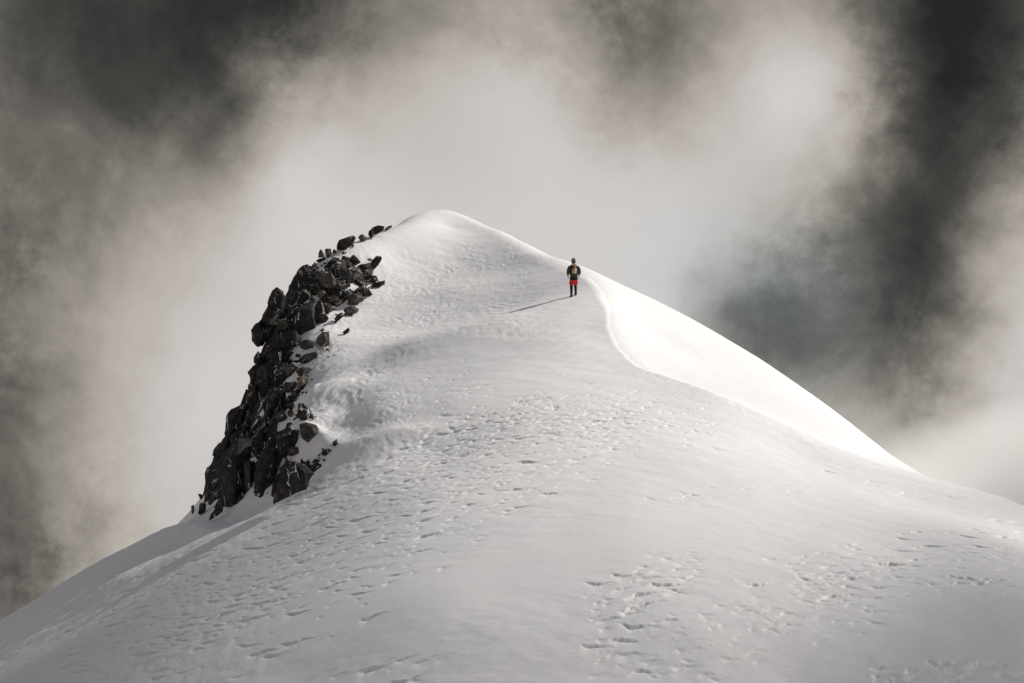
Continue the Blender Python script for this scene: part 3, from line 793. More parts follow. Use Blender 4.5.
# ---- loose boulders, each lying on the slope or on the outcrop: name, colour, label, outline
G_TOP = 'boulders on the upper edge of the outcrop'
G_UP = 'boulders on the upper outcrop'
G_MID = 'boulders on the middle outcrop'
G_LOW = 'boulders at the foot of the outcrop'
BOULDERS = [
 ('boulder','d','long black boulder topmost of the outcrop, just left of the snow dome',G_TOP,[(368.7,231.7),(372.6,227.3),(378.5,225.6),(384.4,226.6),(383.8,231),(374.6,235.2),(370.2,238.6),(367.8,234.6)]),
 ('stone','b','thin brown tip of rock nearest the snow dome, right of the topmost boulder',G_TOP,[(383.8,230),(387,227.2),(391.3,225),(392.4,226.8),(386.4,231)]),
 ('boulder','b','small brown and white boulder between the topmost boulder and the big black one',G_TOP,[(357.9,238),(360,235.6),(362.6,234.4),(367.7,238.4),(366.7,241),(360.8,242.4)]),
 ('boulder','d','big rounded black boulder alone on the snowy skyline below the topmost one',G_TOP,[(336.2,251),(337,246),(339.3,241.3),(346.1,238.8),(353,236.6),(356.2,238.8),(353.4,246),(347.1,250),(341.2,252.4)]),
 ('stone','g','small upright grey stone, middle of three standing on the skyline',G_TOP,[(324.8,251),(326,249.8),(330.9,249.8),(331.6,255.2),(328.5,259.6),(325.5,258)]),
 ('stone','b','small pointed brown stone, left of the upright stone on the skyline',G_TOP,[(318.6,254),(319.4,251.5),(321.1,250.2),(324.7,255.2),(324.5,258.6),(318,258.8)]),
 ('stone','b','tiny brown stone right of the upright stone on the skyline',G_TOP,[(332.2,252),(334.3,249.4),(336.5,252.8),(333.9,255.2)]),
 ('rock_slab','d','thin black slab with snow on it under the three skyline stones',G_TOP,[(315.8,262),(318,259.8),(325.4,258),(325.4,260.6),(317.7,263.4)]),
 ('boulder','b','squat brown boulder on the skyline directly right of the tallest pinnacle',G_TOP,[(311.6,266),(314.7,262.6),(317.9,264.6),(318.6,269),(314.9,272.2),(311.4,270.4)]),
 ('boulder','d','leaning black boulder with one brown side under the skyline snow strip',G_UP,[(324.8,268),(327.3,262.6),(334.3,257.4),(339.5,258),(340,263),(334.5,270.4),(328.5,271)]),
 ('boulder','d','square black boulder left of the pointed dark one, above the big two-tone block',G_UP,[(339.3,260.6),(348,259.3),(351.2,264),(350,268.4),(341.2,268.6),(338.6,265)]),
 ('boulder','g','dark pointed boulder standing up beside the grey snow hollow near the top',G_UP,[(349.8,258.2),(353.5,254.8),(357.1,258),(361,263.2),(355,266.4),(350.6,265.2)]),
 ('boulder','d','low black boulder at the foot of the tilted black slab',G_UP,[(357,266.2),(362,264.2),(367.9,263.8),(372.5,269),(369.9,272.3),(362.6,269.9)]),
 ('rock_slab','d','narrow black slab tilted up to the right against the white snow',G_UP,[(369.3,266),(377.5,255.8),(382,257),(381.8,260.3),(373.8,270),(369.9,268.9)]),
 ('boulder','g','large two-tone block with a dark left face, largest near the top right',G_UP,[(337.6,271),(341.2,268.1),(350,268.7),(352.5,276),(352.2,284.1),(345,283.8),(337.8,282.9)]),
 ('boulder','t','sunlit tan block leaning on the right of the large two-tone block',G_UP,[(349.6,269),(354,268.5),(359.2,268.7),(363.2,273.9),(362,276.4),(355,281.4),(351.6,283.9),(350.4,276)]),
 ('boulder','b','large dark boulder with a brown sunlit top, right of the tallest pinnacle',G_UP,[(317.4,276),(320.6,272.6),(330.6,272.6),(334.3,277.9),(336.7,284.7),(339.7,288.8),(330.6,294.6),(325.3,290),(319.2,283)]),
 ('rock_slab','b','flat brown slab under the large two-tone block',G_UP,[(337,285),(343,283.6),(350.4,283.9),(350.4,286.6),(342.2,288.8)]),
 ('boulder','o','upper of two olive brown boulders right of the tallest pinnacle',G_UP,[(309.4,284.7),(313.5,283),(317.9,282.8),(323,288.6),(319.8,291),(317.7,295),(311.6,293)]),
 ('boulder','o','lower wedge-shaped one of the two olive brown boulders by the tallest pinnacle',G_UP,[(317,292),(320,290.2),(323.8,289.6),(330.8,295.5),(329.6,298),(321.6,299),(317.4,296)]),
 ('boulder','t','small tan boulder with snow in front, above the long snow gully',G_UP,[(330,296.7),(333.4,294.6),(338.5,296.3),(338.1,302.8),(333.4,303.3),(329.6,300.6)]),
 ('boulder','b','broad dark brown boulder in the snow, right of the long snow gully',G_UP,[(347.6,299),(349,296),(352,293.2),(360.8,294.1),(365.2,298.5),(363,301.4),(353,305.8),(347.8,304.8)]),
 ('boulder','d','round black boulder among snow near the right edge of the outcrop',G_UP,[(359.7,290),(362.8,286.8),(368.9,288.2),(372.5,294.7),(367.9,296.4),(363.4,294)]),
 ('boulder','d','ragged black boulder with snow streaks below the tilted black slab',G_UP,[(362.4,278.7),(365,276.4),(368.7,275),(376.7,275.5),(378.4,280.5),(373.8,283.2),(366.5,281.2)]),
 ('rock_slab','d','flat black slab reaching furthest right into the white snow',G_UP,[(371.2,285),(377.5,282.4),(385.1,280.4),(385.3,284.4),(378.7,288.1),(372.4,288.1)]),
 ('boulder','b','dark boulder with an orange brown top alone at the lower right of the gully',G_UP,[(342.8,310.4),(346,308),(351,305.4),(358.8,309.1),(358.1,312.6),(350,316.5),(344.9,313.6)]),
 ('boulder','b','brown wedge boulder left of the snow gully, under the small tan boulder',G_UP,[(319.6,304.3),(324.5,302),(332.6,306.1),(336.7,309.3),(332,312),(327.5,314.6),(322.4,311.6)]),
 ('rock_slab','d','narrow dark slab lying along the middle of the snow gully',G_UP,[(334,319.2),(338,315.6),(342.4,312.8),(343.5,315.2),(339.5,320),(336.1,323.9)]),
 ('stone','d','small black stone half buried in bluish snow right of the gully foot',G_UP,[(342.5,332),(345,329.8),(348.2,327.5),(350.3,329.9),(348.2,333.2),(344,335.2)]),
 ('stone','d','small black stone at the left foot of the snow gully',G_UP,[(323.1,334),(325.5,332.6),(328.7,332.4),(329.8,337.2),(322,337.4)]),
 ('boulder','d','tall dark block with a grey sloping face below the wedge boulder',G_UP,[(315.5,305.3),(320.8,303),(324,314),(328.9,319),(324.7,325.4),(316.5,325.4),(313.3,317)]),
 ('rock_slab','o','pale flat slab with a sunlit top across the left part of the outcrop',G_MID,[(271,312.6),(276.3,308.9),(286,309.6),(295.4,311),(293.2,315.5),(281.2,317.5),(273,316.5)]),
 ('boulder','o','streaky olive boulder directly under the pale flat slab',G_MID,[(273.5,322.4),(278,320.2),(282.4,319.6),(295.2,324.8),(296.4,333.2),(289,332.4),(279,331.4)]),
 ('boulder','d','long black boulder lying in the lower snow strip',G_MID,[(297.3,361),(300.6,357.6),(304.6,355.1),(316.6,351.2),(317.7,356.7),(308.7,362.8),(301.4,363.8)]),
 ('boulder','b','dark rounded boulder with a brown top right of the lower snow strip',G_MID,[(317.9,336),(321,333.6),(324.2,332),(329.5,335.7),(329.5,345),(325.6,347.4),(321.1,349),(314,346)]),
 ('boulder','g','mottled grey boulder above the long black boulder',G_MID,[(298.3,343),(302.5,341),(306.5,340.4),(314.8,342.6),(316.8,348.8),(308.5,351),(300.3,349)]),
 ('boulder','o','olive grey boulder with a pale top above the two small tan stones',G_MID,[(284.6,366.5),(288.5,364.6),(292.8,363.9),(298.1,368.3),(295,373.6),(287.9,377.5),(284.6,372.4)]),
 ('boulder','g','broad dark grey boulder right of the olive grey boulder',G_MID,[(295.4,371.4),(299,368.6),(302.6,366.9),(313.8,369.1),(308.7,374.6),(303,376.2),(298.5,376.5)]),
 ('rock_slab','t','pale slab propped up in the snow at the right edge of the middle outcrop',G_MID,[(296.3,382.4),(299.4,378.6),(302.6,375.7),(308.9,376.9),(304.8,383.4),(298.5,390.3)]),
 ('boulder','g','large round grey brown boulder left of the propped pale slab',G_MID,[(281.6,387),(285,384.4),(288.9,382.6),(295.8,381.6),(298.1,388),(296,391.4),(292.8,393.2),(284.8,393.2)]),
 ('boulder','t','larger left one of two tan stones on the middle of the outcrop',G_MID,[(258,394),(261,391.8),(264.3,390.4),(270.6,392.6),(268.2,397.4),(263.8,398.4),(259.8,397.9)]),
 ('boulder','t','smaller right one of two tan stones on the middle of the outcrop',G_MID,[(268.3,390),(270.6,389),(273.2,388.5),(276.5,393),(274.4,394.8),(272,395.2)]),
 ('boulder','d','black knobbly boulder sticking into the blue shaded snow',G_MID,[(296,416.7),(299.5,409.4),(303.4,404.3),(309.5,408.4),(309.7,416.3),(313.6,418.5),(308.4,421),(303.2,422.8)]),
 ('boulder','b','brown and white stone left of the black knobbly boulder',G_MID,[(287.3,411),(290.6,410),(293.8,411.2),(295.9,416.7),(291.6,418.2),(287.3,417.9)]),
 ('boulder','g','grey broken block in the middle of the outcrop, left of the brown and white stone',G_MID,[(272.4,418.7),(277.6,415),(282.6,412.2),(288.9,420.4),(284,424.4),(278.5,426.7)]),
 ('boulder','b','dark brown broken block left of the grey broken block',G_MID,[(261.6,420.6),(266,419),(270.8,418.1),(274.2,424.5),(269.4,426.2),(264.8,426.7)]),
 ('boulder','g','long grey broken boulder under the two tan stones',G_MID,[(262.6,409.8),(268,408.2),(273.8,407.3),(285,409.4),(278.9,416.9),(273,416.4),(266.8,415.9)]),
 ('boulder','d','black wedge boulder between the left rim of the outcrop and the tan wedge',G_MID,[(248.9,408),(253.6,408),(259.5,409.6),(253.4,418.9),(248,417.9)]),
 ('boulder','t','small tan wedge stone in the dark left half of the outcrop',G_MID,[(254.7,415.5),(258,415.2),(262.4,416.5),(259.3,421.8)]),
 ('boulder','o','mossy olive boulder above the black lower buttress',G_LOW,[(256.7,429.4),(261,428.2),(265,427.9),(274.2,429),(273,434.6),(266,439.4),(257.8,437.5)]),
 ('boulder','g','big grey boulder surrounded by the bright snow pocket at lower right',G_LOW,[(299,431.4),(302.6,430),(306.3,429.3),(316.3,431.8),(318.5,438.1),(323.4,444.5),(317.3,450.3),(307.3,449.3),(301,445.3)]),
 ('stone','d','small black stone furthest right beside the snow pocket',G_LOW,[(331.9,447.1),(334,444.4),(336.7,442.1),(338.1,447),(333.8,449.8)]),
 ('boulder','d','flat black boulder at the lower lip of the snow pocket',G_LOW,[(320.3,455),(324.4,452.4),(328.5,450.4),(333.3,452.8),(328.7,457.6),(322.4,458.1)]),
 ('stone','d','ragged black stone left of the flat black boulder under the snow pocket',G_LOW,[(311.4,463.7),(314.8,459.2),(322,461.8),(317.9,464.9)]),
 ('boulder','g','dark grey block at the lower left of the snow pocket',G_LOW,[(286,452),(292,449),(300,450.4),(303.4,456),(298,459.6),(289,459)]),
 ('stone','d','small black stone, uppermost of the cluster in the snow at the far lower left',G_LOW,[(197.8,493),(200.4,493.2),(203.9,495),(203.9,499.6),(200.1,498.8)]),
 ('boulder','d','black boulder, largest of the cluster in the snow at the far lower left',G_LOW,[(199.4,505),(201.3,502.8),(205.7,501.7),(206.4,510),(204,513.4),(201.6,515.3),(197.9,514.4)]),
 ('stone','d','thin upright black stone leftmost of all the rocks',G_LOW,[(191.1,506.4),(193.9,504.6),(194.5,509),(193.9,514.3),(191.6,514.3)]),
 ('rock_slab','d','long low black slab in the snow under the lower buttress',G_LOW,[(210,516.3),(213.4,510.6),(217.3,505.6),(223.4,506.6),(222.4,511.4),(215.6,516.6),(209,520.2)]),
]
for nm, cl, lb, gp, ol in BOULDERS:
    o = rock(nm, ol, cl, sunk=.25, bulge=.55)
    tag(o, lb, nm.replace('_', ' '), gp)

# ---- broken blocks packed over the outcrop and small stones in its snow: a few shapes, copied
def chunk(name, seed, colour):
    r = np.random.default_rng(seed)
    pts = []
    for _ in range(13):
        v = r.normal(0, 1, 3); v /= np.linalg.norm(v)
        pts.append(Vector(v * r.uniform(.75, 1.05) * np.array([1.0, .85, .72]) * .5) + Vector((0, 0, .22)))
    o = link(name, to_mesh(rough_hull(pts, 50 + seed, 2, .05, .8), name), MATS[colour])
    return o
LB = {'d': 'angular near-black block packed among the bigger rocks of the outcrop', 'g': 'angular grey block packed among the bigger rocks of the outcrop', 'b': 'angular brown block packed among the bigger rocks of the outcrop'}
protos = {c: [chunk('block', i + 10 * 'dgb'.index(c), c) for i in range(4)] for c in 'dgb'}
used = set()
r = np.random.default_rng(77)
def drop(px, py, size, colour, label, cat, name, group, up=.12):
    p = on_snow(px, py)
    if p is None: return
    pr = protos[colour][r.integers(4)]
    if pr.name in used:
        o = pr.copy(); COL.objects.link(o); o.name = name
    else:
        o = pr; used.add(pr.name); o.name = name
    s = size * p[1] / FPX
    o.location = (p[0], p[1] + .1 * s, p[2] + up + max(-.3, min(.3, ground(p[0], p[1]) - float(height(p[0], p[1])))))
    o.scale = (s * r.uniform(.8, 1.25), s * r.uniform(.8, 1.2), s * r.uniform(.7, 1.15))
    o.rotation_euler = (r.uniform(-.5, .5), r.uniform(-.5, .5), r.uniform(0, 6.28))
    tag(o, label, cat, group)
Z_ = np.array(ZONE, float)
n = 0
while n < 170:
    px, py = r.uniform(200, 388), r.uniform(228, 505)
    d = edge_dist(ZONE, np.array([px]), np.array([py]))[0]
    if d < 3 or edge_dist(GULLY, np.array([px]), np.array([py]))[0] > 0: continue
    c = r.choice(['d', 'g', 'b'], p=[.55, .22, .23])
    drop(px, py, r.uniform(5, 13), c, LB[c], 'rock', 'block', 'broken blocks packed over the outcrop', r.uniform(.1, .35)); n += 1
LS = {'d': 'small black stone scattered in the snow along the right edge of the outcrop', 'g': 'small grey stone scattered in the snow along the right edge of the outcrop', 'b': 'small brown stone scattered in the snow along the right edge of the outcrop'}
STREWN = [((300,348),(372,300),5),((330,320),(372,296),6),((300,372),(334,352),4),((312,360),(328,350),3),((298,398),(312,378),4),((300,404),(314,420),5),((290,412),(300,425),5),((318,462),(330,452),4),((306,474),(322,462),4),((340,276),(380,290),6),((326,262),(356,246),4),((318,268),(336,262),4),((352,300),(368,290),5)]
for a, b, wide in STREWN:
    for _ in range(10):
        t = r.random()
        c = r.choice(['d', 'g', 'b'], p=[.6, .15, .25])
        drop(a[0] + (b[0] - a[0]) * t + r.normal(0, wide * .6), a[1] + (b[1] - a[1]) * t + r.normal(0, wide * .6), r.uniform(1.6, 4.6), c, LS[c], 'stone', 'stone', 'small stones strewn in the snow by the outcrop', .02)

# ------------------------------------------------------------------ the climber
def cloth(name, col, rough=.85, var=.25):
    m, nt, b = mat(name)
    co = n_(nt, 'ShaderNodeTexCoord').outputs['Object']
    lo = tuple(v * (1 - var) for v in col); hi = tuple(min(1, v * (1 + var)) for v in col)
    nt.links.new(ramp(nt, noise(nt, 14, 4, .6, co), [(.35, lo), (.65, hi)]), b.inputs['Base Color'])
    b.inputs['Roughness'].default_value = rough; b.inputs['Specular IOR Level'].default_value = .3
    bp = n_(nt, 'ShaderNodeBump'); bp.inputs['Strength'].default_value = .3; bp.inputs['Distance'].default_value = .01
    nt.links.new(noise(nt, 30, 3, .6, co), bp.inputs['Height']); nt.links.new(bp.outputs[0], b.inputs['Normal'])
    return m
M_SKIN = cloth('skin', (.50, .33, .25), .6, .06)
M_JACKET = cloth('jacket_fabric', (.075, .066, .052))
M_BLACK = cloth('black_fabric', (.016, .017, .019))
M_RED = cloth('red_fabric', (.62, .035, .028), .8, .15)
M_BOOT = cloth('boot_leather', (.055, .042, .032))
M_CAP = cloth('tan_fabric', (.42, .27, .14))
M_HOOD = cloth('blue_grey_fabric', (.075, .095, .125))
M_PACK = cloth('pack_fabric', (.05, .05, .045))
M_PALE = cloth('pale_fabric', (.62, .56, .44))
M_ORANGE = cloth('orange_fabric', (.62, .20, .06))
M_YELLOW = cloth('yellow_fabric', (.55, .46, .16))
M_HAIR = cloth('brown_hair', (.05, .035, .025))
M_EYE = cloth('eye', (.03, .02, .02), .3, .05)

def skin_mesh(name, joints, bones, sub=2, fat=1.0):
    """one continuous surface grown round a jointed skeleton"""
    me = bpy.data.meshes.new(name)
    me.from_pydata([j[0] for j in joints], bones, [])
    o = bpy.data.objects.new(name, me); COL.objects.link(o)
    md = o.modifiers.new('skin', 'SKIN'); md.use_smooth_shade = True; md.branch_smoothing = .6
    for v, j in zip(me.skin_vertices[0].data, joints):
        rr = j[1]
        rr = (rr, rr) if not isinstance(rr, tuple) else rr
        v.radius = (rr[0] * fat, rr[1] * fat)
        v.use_root = False
    me.skin_vertices[0].data[0].use_root = True
    sm = o.modifiers.new('sub', 'SUBSURF'); sm.levels = sub; sm.render_levels = sub
    dg = bpy.context.evaluated_depsgraph_get()
    out = bpy.data.meshes.new_from_object(o.evaluated_get(dg))
    bpy.data.objects.remove(o)
    return out

def merge_voxel(meshes, size, name):
    """fuse closed surfaces into one continuous skin"""
    bm = bmesh.new()
    for me in meshes: bm.from_mesh(me)
    me = bpy.data.meshes.new(name); bm.to_mesh(me); bm.free()
    o = bpy.data.objects.new(name, me); COL.objects.link(o)
    md = o.modifiers.new('fuse', 'REMESH'); md.mode = 'VOXEL'; md.voxel_size = size; md.use_smooth_shade = True
    sm = o.modifiers.new('soft', 'SMOOTH'); sm.iterations = 2; sm.factor = .4
    dg = bpy.context.evaluated_depsgraph_get()
    out = bpy.data.meshes.new_from_object(o.evaluated_get(dg)); out.name = name
    bpy.data.objects.remove(o)
    return out

def ball(c, rad, seg=20, shape=None):
    bm = bmesh.new(); bmesh.ops.create_uvsphere(bm, u_segments=seg, v_segments=seg * 3 // 4, radius=1)
    for v in bm.verts:
        p = Vector((v.co.x * rad[0], v.co.y * rad[1], v.co.z * rad[2]))
        if shape: p = shape(v.co, p)
        v.co = p + Vector(c)
    for f in bm.faces: f.smooth = True
    return to_mesh(bm, 'ball')

def soft_box(c, size, bev=.03, seg=3, rot=None):
    bm = bmesh.new(); bmesh.ops.create_cube(bm, size=1)
    for v in bm.verts: v.co = Vector((v.co.x * size[0], v.co.y * size[1], v.co.z * size[2]))
    bmesh.ops.bevel(bm, geom=list(bm.edges), offset=bev, segments=seg, affect='EDGES')
    if rot: bmesh.ops.rotate(bm, verts=bm.verts, matrix=rot)
    bmesh.ops.translate(bm, verts=bm.verts, vec=Vector(c))
    for f in bm.faces: f.smooth = True
    return to_mesh(bm, 'box')

fp = on_snow(573.8, 296.6)
SC = 1.03
lf, rf = (-.125, -.10), (.12, .20)                # where the two boots stand, metres from the figure's middle
z0 = ground(fp[0] + lf[0] * SC, fp[1] + lf[1] * SC)
dz = (ground(fp[0] + rf[0] * SC, fp[1] + rf[1] * SC) - z0) / SC
person = empty('person', (fp[0], fp[1], z0 + .0), R(6))
person.scale = (SC, SC, SC)
tag(person, 'lone climber seen from behind in dark jacket, red shorts and black leggings on the ridge', 'person')

LK, LA = (-.115, .00, .50), (-.125, -.10, .085)
RK, RA = (.105, .20, .54 + dz * .5), (.12, .20, .085 + dz)
LE, LW = (-.285, -.03, 1.19), (-.255, .12, 1.00)
RE, RW = (.285, -.02, 1.20), (.255, .14, 1.02)
bj = [((0, 0, .97), (.15, .11)), ((0, .01, 1.14), (.135, .10)), ((0, .02, 1.34), (.150, .100)), ((0, .03, 1.47), (.085, .075)), ((0, .045, 1.575), .058), ((0, .06, 1.66), .062),
      ((-.095, 0, .90), .070), (LK, .046), (LA, .036), ((-.135, .03, .035), .036), ((-.14, .11, .028), .028),
      ((.095, .02, .90), .070), (RK, .046), (RA, .036), ((.125, .32, .035 + dz), .036), ((.13, .40, .028 + dz), .028),
      ((-.180, .02, 1.41), .050), (LE, .044), (LW, .030), ((-.240, .165, .965), (.030, .020)),
      ((.180, .02, 1.41), .050), (RE, .044), (RW, .030), ((.240, .185, .985), (.030, .020))]
bb = [(0, 1), (1, 2), (2, 3), (3, 4), (4, 5), (0, 6), (6, 7), (7, 8), (8, 9), (9, 10), (0, 11), (11, 12), (12, 13), (13, 14), (14, 15),
      (2, 16), (16, 17), (17, 18), (18, 19), (2, 20), (20, 21), (21, 22), (22, 23)]
parts_ = [skin_mesh('body', bj, bb)]
for sgn, pw in ((-1, (-.240, .165, .965)), (1, (.240, .185, .985))):
    pw = Vector(pw)
    for q, (off, ln) in enumerate(((-.026, .058), (-.009, .066), (.009, .062), (.026, .048))):
        a = pw + Vector((off * .5, .012, off * .8))
        b = a + Vector((-sgn * .006, ln * .55, -ln * .35)); c = b + Vector((-sgn * .014, ln * .28, -ln * .38)); d = c + Vector((-sgn * .014, .0, -ln * .35))
        parts_.append(skin_mesh('finger', [(tuple(a), .0095), (tuple(b), .0088), (tuple(c), .008), (tuple(d), .007)], [(0, 1), (1, 2), (2, 3)], 1))
    t0 = pw + Vector((-sgn * .022, -.02, .006)); t1 = t0 + Vector((-sgn * .022, .03, -.012)); t2 = t1 + Vector((-sgn * .004, .032, -.012))
    parts_.append(skin_mesh('thumb', [(tuple(t0), .011), (tuple(t1), .0095), (tuple(t2), .008)], [(0, 1), (1, 2)], 1))
def head_shape(u, p):
    # jaw narrows, brow and chin come forward, nose and ears
    if u.z < 0: p.x *= 1 + .28 * u.z; p.y = p.y * (1 + .10 * u.z) + .012 * -u.z
    if u.y > .80 and abs(u.x) < .22 and -.35 < u.z < .12: p.y += .022 * (1 - abs(u.x) / .22)
    if u.y > .7 and .14 < abs(u.x) < .5 and -.02 < u.z < .22: p.y -= .010
    if abs(u.x) > .93 and abs(u.z) < .3 and abs(u.y) < .35: p.x += math.copysign(.014, p.x)
    return p
HC = (0, .075, 1.725)
parts_.append(ball(HC, (.077, .098, .120), 32, head_shape))
body_me = merge_voxel(parts_, .007, 'body')
body_o = link('body', body_me, M_SKIN, person)
for s_ in (-1, 1):
    link('eye', ball((s_ * .031, HC[1] + .083, HC[2] + .012), (.012, .010, .008), 10), M_EYE, person)
link('mouth', ball((0, HC[1] + .086, HC[2] - .062), (.024, .010, .006), 10), cloth('lips', (.35, .14, .12), .5, .05), person)
link('hair', ball((0, HC[1] - .022, HC[2] + .022), (.083, .092, .108), 20), M_HAIR, person)
# clothes
def tube(*js, fat=1.15):
    return skin_mesh('tube', list(js), [(k, k + 1) for k in range(len(js) - 1)], 2, fat)
jme = merge_voxel([tube(((0, -.005, .80), (.178, .135)), ((0, 0, .95), (.172, .130)), ((0, .01, 1.14), (.178, .130)), ((0, .02, 1.34), (.205, .140)), ((0, .02, 1.47), (.150, .110)), ((0, .03, 1.58), (.075, .072))),
                   tube(((-.12, .02, 1.43), .092), ((-.205, .015, 1.40), .088), (LE, .068), ((LW[0], LW[1] - .02, LW[2] + .015), .050)),
                   tube(((.12, .02, 1.43), .092), ((.205, .015, 1.40), .088), (RE, .068), ((RW[0], RW[1] - .02, RW[2] + .015), .050))], .012, 'jacket')
jacket = link('jacket', jme, M_JACKET, person)
link('jacket_hem', merge_voxel([tube(((0, 0, .99), (.180, .138)), ((0, 0, .87), (.186, .146)), ((0, 0, .75), (.188, .148)))], .012, 'jacket_hem'), M_BLACK, jacket)
sme = merge_voxel([ball((0, .005, .82), (.172, .135, .13), 20),
                   tube(((-.085, 0, .84), .108), ((-.105, 0, .68), .108), ((-.112, 0, .52), .100)),
                   tube(((.085, .02, .84), .108), ((.10, .13, .69), .112), ((.104, .19, .55 + dz * .4), .104))], .012, 'shorts')
link('shorts', sme, M_RED, person)
for kn, an, hp in ((LK, LA, (-.095, 0, .88)), (RK, RA, (.095, .02, .88))):
    link('legging', skin_mesh('legging', [(hp, .090), (kn, .066), ((kn[0] * .45 + an[0] * .55, kn[1] * .45 + an[1] * .55 - .02, kn[2] * .45 + an[2] * .55), .058), ((an[0], an[1], an[2] + .03), .050)], [(0, 1), (1, 2), (2, 3)], 2, 1.18), M_BLACK, person)
    zb = an[2] - .085
    bt = link('boot', merge_voxel([skin_mesh('boot', [((an[0], an[1] - .01, an[2] + .11), .064), ((an[0], an[1], an[2]), .066), ((an[0], an[1] + .09, zb + .055), (.058, .048)), ((an[0], an[1] + .20, zb + .042), (.050, .036))], [(0, 1), (1, 2), (2, 3)])], .009, 'boot'), M_BOOT, person)
    link('boot_sole', soft_box((an[0], an[1] + .075, zb + .008), (.105, .31, .034), .012, 2), M_BLACK, bt)
link('hood', merge_voxel([ball((0, HC[1] - .012, HC[2] - .035), (.106, .116, .125), 24), skin_mesh('neck', [((0, .03, 1.50), .105), ((0, .05, 1.60), .082)], [(0, 1)])], .010, 'hood'), M_HOOD, person)
cap = link('cap', ball((0, HC[1] - .005, HC[2] + .052), (.100, .114, .088), 20, lambda u, p: Vector((p.x, p.y, max(p.z, -.008)))), M_CAP, person)
link('brim', ball((0, HC[1] + .10, HC[2] + .048), (.080, .075, .010), 16), M_CAP, cap)

# what is on the climber's back
pack = empty('backpack', tuple(person.matrix_basis @ Vector((0, -.20, 1.05))), R(6)); pack.scale = (SC, SC, SC)
tag(pack, "small dark backpack with pale, orange and yellow panels on the climber's back", 'backpack')
pm = link('pack_body', soft_box((0, 0, .20), (.29, .17, .46), .055, 4), M_PACK, pack)
link('top_lid', soft_box((0, .0, .455), (.25, .17, .09), .035, 3), M_PALE, pack)
link('front_pocket', soft_box((0, -.095, .15), (.20, .05, .24), .022, 3), M_PALE, pack)
link('orange_panel', soft_box((.015, -.10, .32), (.12, .035, .09), .014, 2), M_ORANGE, pack)
link('yellow_panel', soft_box((-.04, -.118, .11), (.09, .03, .17), .01, 2), M_YELLOW, pack)
for s_ in (-1, 1):
    link('side_pocket', soft_box((s_ * .155, .01, .10), (.05, .11, .18), .02, 3), M_PACK, pack)
    link('shoulder_strap', skin_mesh('shoulder_strap', [((s_ * .10, .06, .42), (.028, .012)), ((s_ * .115, .16, .485), (.028, .012)), ((s_ * .12, .33, .40), (.028, .012)), ((s_ * .13, .355, .22), (.024, .012)), ((s_ * .15, .10, .03), (.018, .010))], [(0, 1), (1, 2), (2, 3), (3, 4)], 1), M_BLACK, pack)

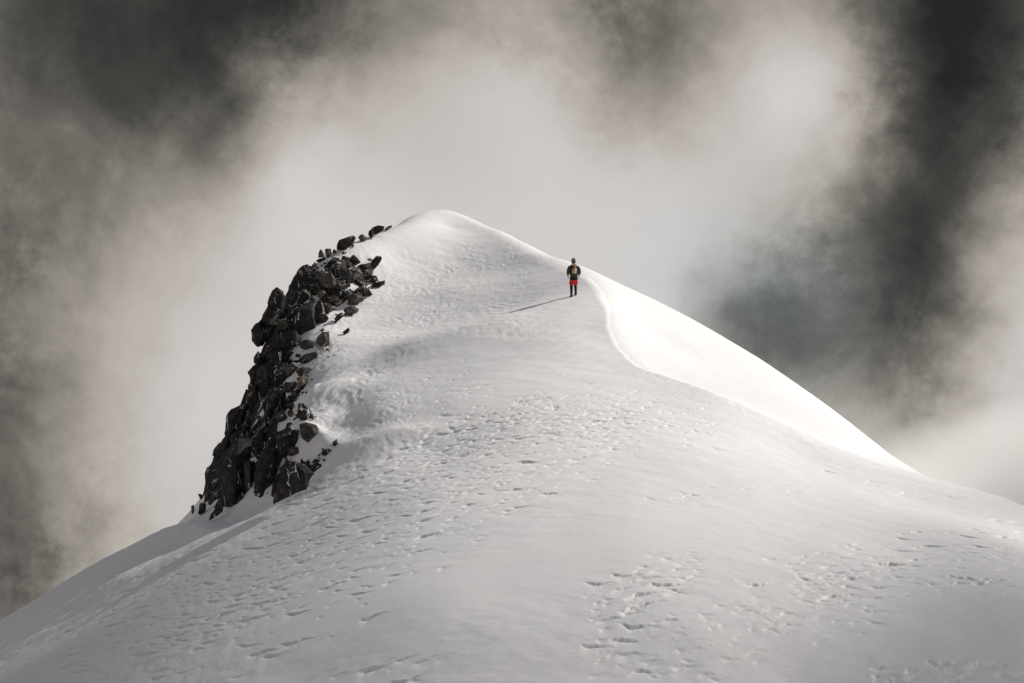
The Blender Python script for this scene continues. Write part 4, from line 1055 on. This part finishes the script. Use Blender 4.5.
# ------------------------------------------------------------------ unseen cloud volume added to darken the lower slope and its corners
def added_shade_bank():
    e1 = Vector((-sd.y, sd.x, 0)).normalized(); e2 = sd.cross(e1)
    me = soft_box((0, 0, 0), (2, 2, 2), .5, 3)
    m = bpy.data.materials.new('shade_vapour'); m.use_nodes = True
    nt = m.node_tree; nt.nodes.clear()
    def M(op, a, b=None, c=None, clamp=False):
        n = n_(nt, 'ShaderNodeMath', operation=op); n.use_clamp = clamp
        for i, v in enumerate((a, b, c)):
            if v is None: continue
            if isinstance(v, (int, float)): n.inputs[i].default_value = float(v)
            else: nt.links.new(v, n.inputs[i])
        return n.outputs[0]
    g = n_(nt, 'ShaderNodeNewGeometry').outputs['Position']
    def along(e):
        d = n_(nt, 'ShaderNodeVectorMath', operation='DOT_PRODUCT'); nt.links.new(g, d.inputs[0]); d.inputs[1].default_value = e
        return d.outputs['Value']
    nz = noise(nt, .11, 3, .5, g)
    wob = M('MULTIPLY', M('SUBTRACT', nz, .5), 7)
    a = M('ADD', along(e1), wob); b = M('MULTIPLY_ADD', wob, .3, along(e2))
    def puff(ca, cb, ra, rb, k):
        x = M('MULTIPLY', M('SUBTRACT', a, ca), 1 / ra); y = M('MULTIPLY', M('SUBTRACT', b, cb), 1 / rb)
        return M('MULTIPLY', M('POWER', math.e, M('MULTIPLY', M('MULTIPLY_ADD', x, x, M('MULTIPLY', y, y)), -1)), k)
    low = M('MULTIPLY', M('DIVIDE', M('SUBTRACT', 64, a), 22, clamp=True), .032)
    den = M('ADD', low, M('ADD', puff(68, -12, 19, 3.2, .75), puff(40, -30, 9, 5, .20)))
    den = M('MAXIMUM', den, 0)
    v = n_(nt, 'ShaderNodeVolumePrincipled'); v.inputs['Color'].default_value = (.9, .9, .92, 1)
    nt.links.new(den, v.inputs['Density']); v.inputs['Anisotropy'].default_value = .5
    out = n_(nt, 'ShaderNodeOutputMaterial'); nt.links.new(v.outputs[0], out.inputs['Volume'])
    o = link('shade_cloud', me, m)
    rot = Matrix((e1, e2, sd)).transposed().to_4x4()
    o.matrix_world = Matrix.Translation(e1 * 52 + e2 * -22 + sd * 150) @ rot @ Matrix.Diagonal((34, 22, 7, 1))
    tag(o, 'soft grey vapour volume added out of view to shade the lower slope', kind='stuff')
added_shade_bank()

def ridge_mist():
    """thin mist blowing over the far right end of the slope"""
    c, rad = Vector((26, 84, .2)), (13, 12, 4.8)
    m = bpy.data.materials.new('mist'); m.use_nodes = True
    nt = m.node_tree; nt.nodes.clear()
    def M(op, a, b=None, c=None):
        n = n_(nt, 'ShaderNodeMath', operation=op)
        for i, v in enumerate((a, b, c)):
            if v is None: continue
            if isinstance(v, (int, float)): n.inputs[i].default_value = float(v)
            else: nt.links.new(v, n.inputs[i])
        return n.outputs[0]
    co = n_(nt, 'ShaderNodeTexCoord').outputs['Object']
    ln = n_(nt, 'ShaderNodeVectorMath', operation='DOT_PRODUCT'); nt.links.new(co, ln.inputs[0]); nt.links.new(co, ln.inputs[1])
    fall = M('MAXIMUM', M('SUBTRACT', 1, ln.outputs['Value']), 0)
    nz = M('MAXIMUM', M('MULTIPLY_ADD', M('SUBTRACT', noise(nt, 2.2, 4, .55, co), .5), 2.6, 1), 0)
    v = n_(nt, 'ShaderNodeVolumePrincipled'); v.inputs['Color'].default_value = (.97, .96, .95, 1); v.inputs['Anisotropy'].default_value = .5
    nt.links.new(M('MULTIPLY', M('MULTIPLY', M('POWER', fall, 1.5), nz), .32), v.inputs['Density'])
    out = n_(nt, 'ShaderNodeOutputMaterial'); nt.links.new(v.outputs[0], out.inputs['Volume'])
    o = link('mist', ball((0, 0, 0), (1, 1, 1), 32), m)
    o.location = c; o.scale = rad
    tag(o, 'pale mist drifting over the far right end of the snow slope', kind='stuff')
ridge_mist()
scene.cycles.volume_bounces = 1
